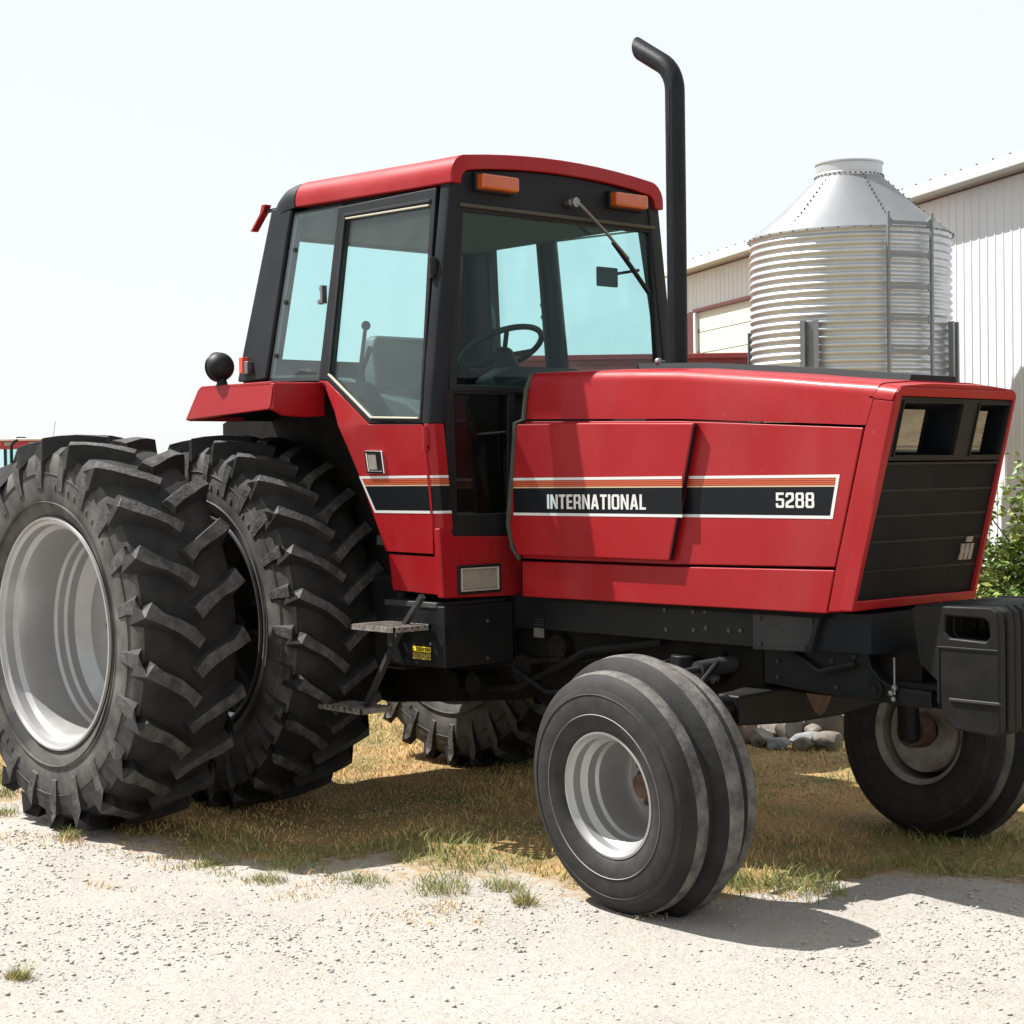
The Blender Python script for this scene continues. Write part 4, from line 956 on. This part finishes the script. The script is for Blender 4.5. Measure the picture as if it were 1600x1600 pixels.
def blades(n, seed):
    r_ = np.random.default_rng(seed)
    x = r_.uniform(-4.5, 5.2, n*6); y = r_.uniform(-3.2, 9, n*6); k = grassness(x, y)
    nt_ = 16000; ti = r_.integers(0, len(TUFTS), nt_); ta = np.array(TUFTS)[ti]
    x[-nt_:] = ta[:, 0]+r_.normal(0, .55, nt_)*ta[:, 2]; y[-nt_:] = ta[:, 1]+r_.normal(0, .5, nt_)*ta[:, 2]; k = grassness(x, y)
    ok = (k > .05) | ((k > -.6) & (fbm(x, y, 2.6, 55) > .585)) | tuft_at(x, y)
    dens = np.where(y > 3, .35, 1.)*np.clip(.35+fbm(x, y, 1.3, 66), 0, 1); ok &= (r_.random(n*6) < dens) | tuft_at(x, y)
    x, y, k = x[ok], y[ok], k[ok]; sel = np.concatenate([np.arange(min(n, len(x)-2600)), np.arange(len(x)-2600, len(x))]); x, y, k = x[sel], y[sel], k[sel]
    n = len(x)
    tu = tuft_at(x, y)
    green = (tu & (r_.random(n) < .75)) | ((fbm(x, y, .9, 88)+.25*np.exp(-((k-.1)/.5)**2)+r_.normal(0, .07, n)) > .62)
    edge = np.exp(-(np.clip(k, 0, None)/.8)**2)
    tuft = fbm(x, y, 3.2, 99)
    tuf = np.where(tu, 1.05, 1.)
    h = tuf*(.012+.024*r_.random(n)**2)*(.75+.3*edge)*(.5+1.5*np.clip(tuft-.35, 0, .4)/.4)*np.where(green, 1.25, .85)
    a_ = r_.uniform(0, 2*np.pi, n); w = r_.uniform(.0015, .0030, n)*np.where(tu, .7, 1); lean = r_.uniform(.3, 1.7, n)*h; b_ = r_.uniform(0, 2*np.pi, n)
    z = gheight(x, y); dx, dy = np.cos(a_)*w, np.sin(a_)*w; lx, ly = np.cos(b_)*lean, np.sin(b_)*lean
    V_ = np.stack([np.stack([x-dx, y-dy, z-.003], -1), np.stack([x+dx, y+dy, z-.003], -1), np.stack([x+dx*.6+lx*.4, y+dy*.6+ly*.4, z+h*.62], -1), np.stack([x-dx*.6+lx*.4, y-dy*.6+ly*.4, z+h*.62], -1), np.stack([x+lx, y+ly, z+h], -1)], 1).reshape(-1, 3)
    o = 5*np.arange(n)[:, None]; F_ = np.concatenate([o+np.array([0, 1, 2]), o+np.array([0, 2, 3]), o+np.array([3, 2, 4])]); mi = np.tile(green.astype(int), 3)
    return V_, F_, mi
v_, f_, mi = blades(150000, 11)
tag(tri_obj('grass', v_, f_, [M['dry'], M['green']], mi), 'short dry and green grass growing under and behind the tractor', 'grass', kind='stuff')

# ---- rocks -------------------------------------------------------
RK = [(.62, 2.42, .13, .10, 0, 'low tan stone at the near end of the rock pile'), (.50, 2.66, .15, .15, 2, 'pale upright stone on top behind the tan one'), (.77, 2.38, .11, .09, 1, 'rounded brown stone in the front row of the pile'),
      (.80, 2.62, .12, .12, 3, 'reddish rounded stone in the middle of the pile'), (.96, 2.62, .22, .19, 2, 'large flat faced grey boulder beside the far front tyre'), (.93, 2.33, .11, .06, 2, 'flat grey slab lying in front of the boulder'),
      (.55, 2.22, .12, .08, 3, 'red brown stone beside the near front tyre edge'), (.72, 2.18, .09, .06, 0, 'small flat stone at the front foot of the pile'), (.87, 2.14, .08, .05, 2, 'small grey stone lowest in the pile'),
      (.36, 2.50, .15, .10, 0, 'broad pale stone at the back left of the pile'), (1.10, 2.30, .10, .07, 1, 'dark stone half behind the far front tyre'), (.62, 2.85, .14, .12, 1, 'brown stone at the back of the pile'),
      (.68, 2.60, .08, .16, 3, 'narrow rusty stone wedged behind the brown one'), (.86, 2.47, .07, .07, 0, 'little tan stone between the slab and the reddish stone'), (.65, 2.30, .06, .05, 2, 'fist sized grey stone before the low tan stone'),
      (1.02, 2.20, .07, .05, 0, 'little tan stone beside the dark stone near the far front tyre'), (.46, 2.36, .09, .07, 1, 'dark brown stone at the left front of the pile'), (.78, 2.76, .12, .19, 0, 'tall tan stone at the back beside the boulder')]
for i, (x, y, r_, h, mi_k, lab) in enumerate(RK):
    bm = BM(); bmesh.ops.create_icosphere(bm, subdivisions=3, radius=1); rr_ = random.Random(i)
    cuts = [(Vector((rr_.gauss(0, 1), rr_.gauss(0, 1), rr_.gauss(0, 1)+.2)).normalized(), rr_.uniform(.55, .85)) for _ in range(9)]
    for v in bm.verts:
        for n_, d_ in cuts:
            e = v.co.dot(n_)-d_
            if e > 0: v.co -= n_*e*.92
        v.co *= 1+.11*mnoise.fractal(v.co*1.7+Vector((i*3.1, 0, 0)), .8, 2.1, 4)
        v.co = Vector((v.co.x*r_*1.1, v.co.y*r_*.85, v.co.z*h))
    o = obj('rock', bm, M['stone%d' % mi_k], None, sharp=25); o.location = (x, y, h*.62); o.rotation_euler = (0, 0, rr_.uniform(0, 6))
    tag(o, lab, 'rock', 'rocks piled behind the tractor')

# ================================================================== SILO
vd = Vector((-.74254, .66980, 0)); rt = Vector((.66980, .74254, 0))
SC = Vector((-8.305, 15.035, 0)); SR = 1.405
SI = empty('grain_bin', SC); tag(SI, 'round galvanised corrugated grain bin with cone roof and ladder beside the white shed', 'grain bin')
def sp_(th, r, z): return (-vd*math.cos(th)+rt*math.sin(th))*r+Vector((0, 0, z))
prof = []; zt_, zb_, pitch = 4.79, 2.44, .1055
k = int((zt_-zb_)/pitch*8)
for i in range(k+1):
    z = zt_-i*pitch/8; prof.append((SR+.018*math.cos(2*math.pi*i/8), z))
obj('corrugated_wall', lathe(prof, 96, 'z', closed=False), M['galv'], SI, sharp=80)
NP = 6
for i in range(NP):
    t0, t1 = 2*math.pi*i/NP+R(13), 2*math.pi*(i+1)/NP+R(13); bm = BM(); rows = []
    for r_, z in ((SR+.035, 4.775), (SR+.03, 4.80), (1.0, 5.15), (.47, 5.655)):
        rows.append([bm.verts.new(sp_(t0+(t1-t0)*q/8, r_, z)) for q in range(9)])
    for a_, b_ in zip(rows, rows[1:]):
        for q in range(8): bm.faces.new((a_[q], a_[q+1], b_[q+1], b_[q]))
    bmesh.ops.solidify(bm, geom=bm.faces[:], thickness=.004)
    rp_ = obj('roof_panel', bm, M['galvroof'], SI)
    bm = BM()
    for q in range(14):
        r_ = SR-.02+(.50-SR)*q/13; z = 4.82+(5.64-4.82)*q/13
        bmesh.ops.create_icosphere(bm, subdivisions=1, radius=.016, matrix=Matrix.Translation(sp_(t0, r_, z+.004)))
    for q in range(7):
        bmesh.ops.create_icosphere(bm, subdivisions=1, radius=.014, matrix=Matrix.Translation(sp_(t0+(t1-t0)*(q+.5)/7, SR+.038, 4.785)))
    tag(obj('roof_bolt', bm, M['bolt'], rp_), kind='stuff')
cl = obj('filler_collar', lathe([(.475, 5.64), (.478, 5.70), (.468, 5.71), (.468, 5.83), (.482, 5.845), (.482, 5.865), (.44, 5.865), (.44, 5.64)], 64, 'z'), M['galvroof'], SI, sharp=40)
bm = BM()
for q in range(40): bmesh.ops.create_icosphere(bm, subdivisions=1, radius=.014, matrix=Matrix.Translation(sp_(2*math.pi*q/40, .482, 5.672)))
tag(obj('collar_bolt', bm, M['bolt'], cl), kind='stuff')
obj('collar_lid', lathe([(.47, 5.866), (.30, 5.90), (.0001, 5.91)], 48, 'z', closed=False), M['galvroof'], SI)
obj('hopper', lathe([(SR, 2.44), (.25, 1.05), (.22, 1.05), (SR-.02, 2.44)], 64, 'z'), M['galv'], SI)
for q in range(4):
    th = R(-32+90*q); bm = BM(); c0 = sp_(th, SR+.045, 0); n_ = sp_(th, 1, 0).normalized(); tg = n_.cross(Vector((0, 0, 1)))
    rm = Matrix((n_, tg, Vector((0, 0, 1)))).transposed().to_4x4()
    for off, sx, sy in ((0, .012, .26), (.04, .07, .02), ):
        pass
    for (on, ot, sn_, st_) in ((.0, 0., .012, .13), (.04, -.07, .09, .012), (.04, .07, .09, .012), (.08, -.10, .012, .07), (.08, .10, .012, .07)):
        box(bm, c0+n_*on+tg*ot+Vector((0, 0, 1.78)), (sn_, st_, 3.52), rm)
    obj('leg', bm, M['galvdull'], SI)
ld = empty('ladder', parent=SI); thc = R(21.7); cn = sp_(thc, 1, 0).normalized(); tg = Vector((0, 0, 1)).cross(cn); c0 = sp_(thc, SR*.985+.09, 0)
for sgn in (-1, 1):
    bm = BM(); rm = Matrix((cn, tg, Vector((0, 0, 1)))).transposed().to_4x4(); box(bm, c0+tg*sgn*.345+Vector((0, 0, 3.14)), (.045, .035, 3.66), rm); obj('ladder_rail', bm, M['galvdull'], ld)
for q in range(9):
    z = 4.83-q*.43; bm = prism([(-.345, z+.085), (-.27, z+.024), (.27, z+.024), (.345, z+.085), (.345, z-.085), (.27, z-.024), (-.27, z-.024), (-.345, z-.085)], 'x', -.012, .012)
    bm.transform(Matrix.Translation(c0) @ Matrix((cn, tg, Vector((0, 0, 1)))).transposed().to_4x4())
    obj('rung', bm, M['galvdull'], ld)

# ================================================================== SHED
E_ = Vector((.89470, -.44666, 0)); NN = Vector((-.44666, -.89470, 0)); A_ = Vector((-18.951, 23.078, 0))
SH = empty('shed', A_); SH.rotation_euler = (0, 0, math.atan2(E_.y, E_.x)); tag(SH, 'long white ribbed steel farm shed with overhead door behind the grain bin', 'shed')
# local: x along the wall, -y towards the viewer, z up
LEN, HE = 26., 5.9
def ribbed(x0, x1, z0, z1):
    """one steel sheet: flat with raised ribs every .36 m, small ribs between"""
    xs_ = [x0]; ys_ = [0.]; n = max(1, round((x1-x0)/.225)); st_ = (x1-x0)/n
    for i in range(n):
        c_ = x0+st_*(i+.5)
        xs_ += [c_-.026, c_-.014, c_+.014, c_+.026]; ys_ += [0, -.013, -.013, 0]
    xs_.append(x1); ys_.append(0.)
    bm = BM(); a_ = [bm.verts.new((x, y, z0)) for x, y in zip(xs_, ys_)]; b_ = [bm.verts.new((x, y, z1)) for x, y in zip(xs_, ys_)]
    for i in range(len(a_)-1): bm.faces.new((a_[i], a_[i+1], b_[i+1], b_[i]))
    return bm
DX0, DX1, DZ = .93, 5.04, 4.914
x = 0.
while x < LEN-.1:
    x1 = min(x+.9, LEN); z0_ = 0.
    segs = []
    if x1 > DX0 and x < DX1:
        if x < DX0: segs.append((x, DX0, 0.)); segs.append((DX0, x1, DZ))
        elif x1 > DX1: segs.append((x, DX1, DZ)); segs.append((DX1, x1, 0.))
        else: segs.append((x, x1, DZ))
    else: segs.append((x, x1, 0.))
    for a_, b_, zz in segs:
        if b_-a_ > .02: obj('wall_sheet', ribbed(a_, b_, zz, HE-.02), M['shed'], SH, smooth=False)
    x = x1
obj('wall_backing', bb(DX1, LEN, .03, .06, 0, HE-.05), M['shed'], SH)
obj('end_wall', bb(-.02, .02, .03, 12, 0, HE), M['shed'], SH)
obj('end_wall', bb(LEN-.02, LEN+.02, .03, 12, 0, HE), M['shed'], SH)
bm = BM()
for xa in (-.3, LEN+.3):
    pass
v = [(-.35, -.42, HE-.02), (LEN+.35, -.42, HE-.02), (LEN+.35, 6, HE+1.05), (-.35, 6, HE+1.05), (-.35, 12.4, HE-.02), (LEN+.35, 12.4, HE-.02)]
q = [bm.verts.new(p) for p in v]; bm.faces.new((q[0], q[1], q[2], q[3])); bm.faces.new((q[3], q[2], q[5], q[4]))
bmesh.ops.solidify(bm, geom=bm.faces[:], thickness=.04)
obj('roof', bm, M['shedroof'], SH)
bm = BM()
for i in range(int(LEN/.45)): bmesh.ops.create_icosphere(bm, subdivisions=1, radius=.022, matrix=Matrix.Translation((i*.45, -.36, HE+.035)))
tag(obj('roof_screw', bm, M['bolt'], SH), kind='stuff')
obj('soffit', bb(-.3, LEN+.3, -.40, .02, HE-.13, HE-.10), M['trim'], SH)
obj('gutter', loft([[(xx, -.45, HE-.17), (xx, -.47, HE-.03), (xx, -.46, HE+.0), (xx, -.40, HE-.04), (xx, -.40, HE-.17)] for xx in (-.33, LEN+.33)]), M['trim'], SH, bevel=.006)
obj('eave_trim', bb(-.03, LEN+.03, -.045, -.02, HE-.182, HE-.158), M['redtrim'], SH)
# overhead door
dt = empty('overhead_door', parent=SH)
ns = 11; hs = DZ/ns
for i in range(ns): obj('door_section', bb(DX0+.10, DX1-.10, .05, .09, i*hs+.006, (i+1)*hs-.006), M['doorw'], dt, bevel=.008)
obj('door_track', bb(DX0+.04, DX1-.04, .09, .11, 0, DZ), M['bolt'], dt)
obj('door_jamb', bb(DX0-.02, DX0+.10, -.03, .05, 0, DZ), M['trim'], SH, bevel=.006); obj('door_jamb', bb(DX1-.10, DX1+.02, -.03, .05, 0, DZ), M['trim'], SH, bevel=.006)
obj('door_head', bb(DX0-.04, DX1+.04, -.035, .05, DZ-.02, DZ+.055), M['redtrim'], SH, bevel=.006)
obj('corner_trim', bb(DX0-.42, DX0-.025, -.03, .0, 0, DZ+.02), M['redtrim'], SH, bevel=.006)
for i in range(4): obj('door_hinge', bb(DX0+.11, DX0+.15, .035, .05, DZ-.45-i*.45*1.02, DZ-.38-i*.45*1.02), M['bolt'], dt)

# ================================================================== WAGON behind the cab
WG = empty('farm_wagon', (-14.44, 12.71, 0)); WG.scale = (1.31, 1.31, 1.31); WG.rotation_euler = (0, 0, math.atan2(.74254, .66980)); tag(WG, 'ribbed red farm wagon standing behind the tractor beside the grain bin', 'wagon')
wl_ = 3.85
obj('wagon_box', bb(0, wl_, .05, 2.2, 1.0, 2.56), M['wagon'], WG, bevel=.01)
for k in range(12): obj('side_rib', bb(-.01, wl_+.01, -.0, .06, 1.06+k*.122, 1.06+k*.122+.06), M['wagon'], WG, bevel=.012)
obj('top_rail', bb(-.03, wl_+.03, -.04, .08, 2.535, 2.60), M['wagon'], WG, bevel=.01)
obj('running_gear', bb(.3, wl_-.3, .8, 1.4, .55, .9), M['chassis'], WG)
for xx in (.55, wl_-.55):
    for yy in (.12, 2.0):
        e = empty('wheel', (xx, yy, .42), WG); obj('tyre', lathe([(.25, -.1), (.40, -.11), (.42, -.06), (.42, .06), (.40, .11), (.25, .1)], 28, 'y'), M['rubber'], e); obj('rim', lathe([(.25, -.08), (.05, -.02), (.05, .02), (.25, .08)], 24, 'y'), M['silver'], e)
obj('hitch', tube([(wl_-.3, 1.1, .6), (wl_+1.2, 1.1, .45)], .05, 8), M['chassis'], WG)

# ================================================================== BUSH by the shed
BC = Vector((-.42, 7.38, 0)); BU = empty('bush', BC); tag(BU, 'leafy green bush growing beside the white shed wall', 'bush')
r_ = np.random.default_rng(17); bm = BM()
tips = []
for i in range(16):
    a_ = 2*math.pi*i/16+random.uniform(-.2, .2); L_ = random.uniform(.5, .95); top = Vector((math.cos(a_)*L_, math.sin(a_)*L_, random.uniform(.6, 1.25)))
    if i % 4 == 0: top = Vector((math.cos(a_)*.35, math.sin(a_)*.35, 1.36))
    tube([(0, 0, 0), top*.5+Vector((0, 0, .15)), top], .01, 5, bm, radii=[.018, .011, .004]); tips.append(top)
obj('stem', bm, M['bark'], BU)
n = 17000
u = r_.normal(0, 1, (n, 3)); u /= np.linalg.norm(u, axis=1)[:, None]; u[:, 2] = np.abs(u[:, 2])
lump = .72+.33*np.sin(u[:, 0]*5+1)*np.sin(u[:, 1]*6+2)+.2*np.sin(u[:, 2]*9+u[:, 0]*4)
rad = lump*(.55+.5*r_.random(n)**.6)
pc = u*rad[:, None]*np.array([1.0, 1.0, 1.5])+np.array([0, 0, .08])
# loose sprigs at the top
k = 800; sgi = r_.integers(0, len(tips), k); tp_ = np.array([tuple(t) for t in tips])[sgi]*(1+.12*r_.random((k, 1)))+r_.normal(0, .07, (k, 3)); pc = np.concatenate([pc, tp_]); n = len(pc)
ln = r_.uniform(.028, .05, n); d1_ = r_.normal(0, 1, (n, 3)); d1_[:, 2] = d1_[:, 2]*.5-.2; d1_ /= np.linalg.norm(d1_, axis=1)[:, None]
d2_ = np.cross(d1_, r_.normal(0, 1, (n, 3))+np.array([0, 0, 1.2])); d2_ /= np.linalg.norm(d2_, axis=1)[:, None]; nn = np.cross(d1_, d2_)
V_ = np.stack([pc-d1_*ln[:, None], pc+d2_*ln[:, None]*.48-nn*ln[:, None]*.12, pc+d1_*ln[:, None], pc-d2_*ln[:, None]*.48-nn*ln[:, None]*.12], 1).reshape(-1, 3)
F_ = np.concatenate([4*np.arange(n)[:, None]+np.array([0, 1, 2]), 4*np.arange(n)[:, None]+np.array([0, 2, 3])])
lo = tri_obj('foliage', V_, F_, [M['leaf'], M['leaf2']], np.tile(r_.random(n) < .35, 2).astype(int)); lo.parent = BU; lo['kind'] = 'stuff'

# ================================================================== DISTANT TRACTOR
FT = empty('parked_tractor', (-53.45, 24.72, 0)); FT.rotation_euler = (0, 0, math.atan2(-.6698, .74254)); tag(FT, 'second red tractor parked far off with pale cab roof, left of the dual tyres', 'tractor')
# local: x towards the viewer, y = viewer's right
ro = obj('cab_roof', bb(-1.5, .12, -1.12, 1.12, 2.98, 3.08), M['roofw'], FT, bevel=.04, seg=3)
obj('roof_beacon', bb(-.5, -.2, -.25, .05, 3.08, 3.14), M['blackpl'], ro, bevel=.01)
obj('cab_header', bb(-1.4, .05, -1.05, 1.05, 2.70, 2.98), M['fartrac'], FT, bevel=.02)
for y in (-.95, .62): obj('amber_light', bb(.05, .10, y, y+.25, 2.80, 2.92), M['amber'], FT, bevel=.02)
for y in (.30, -.62): obj('work_light', bb(.05, .10, y, y+.26, 2.80, 2.94), M['lamp'], FT, bevel=.02)
for x in (-1.3, .0):
    for y in (-.98, .98): obj('cab_pillar', bb(x-.05, x+.05, y-.05, y+.05, 1.6, 2.70), M['black'], FT)
obj('cab_glass', bb(-.02, .0, -.93, .93, 1.65, 2.70), M['glass'], FT); obj('cab_glass', bb(-1.32, -1.30, -.93, .93, 1.65, 2.70), M['glass'], FT)
obj('cab_base', bb(-1.35, .03, -1.0, 1.0, .9, 1.65), M['fartrac'], FT, bevel=.03)
obj('hood', loft([[(x, -.45, .95), (x, .45, .95), (x, .45, z-.12), (x, .35, z), (x, -.35, z), (x, -.45, z-.12)] for x, z in ((0, 1.75), (1.2, 1.68), (2.0, 1.6))]), M['fartrac'], FT)
obj('grille', bb(2.0, 2.03, -.40, .40, .95, 1.50), M['blackpl'], FT)
obj('exhaust_pipe', tube([(.9, -.12, 1.6), (.9, -.12, 2.80), (.9, .0, 2.95), (.9, .12, 3.0)], .06, 10), M['blackpl'], FT)
obj('mirror', bb(.15, .2, -1.30, -1.02, 1.75, 2.15), M['blackpl'], FT, bevel=.02)
obj('antenna', tube([(-.6, 1.02, 3.08), (-.6, 1.12, 3.7)], .008, 5), M['black'], FT)
for x, y, r_t, w_ in ((-.8, -1.25, .85, .5), (-.8, 1.25, .85, .5), (1.6, -.95, .48, .32), (1.6, .95, .48, .32)):
    e = empty('wheel', (x, y, r_t), FT)
    obj('tyre', lathe([(r_t*.6, -w_/2), (r_t*.95, -w_/2), (r_t, -w_*.35), (r_t, w_*.35), (r_t*.95, w_/2), (r_t*.6, w_/2)], 32, 'y'), M['rubber'], e)
    obj('rim', lathe([(r_t*.6, -w_*.4), (.1, -.05), (.1, .05), (r_t*.6, w_*.4)], 28, 'y'), M['silver'], e)
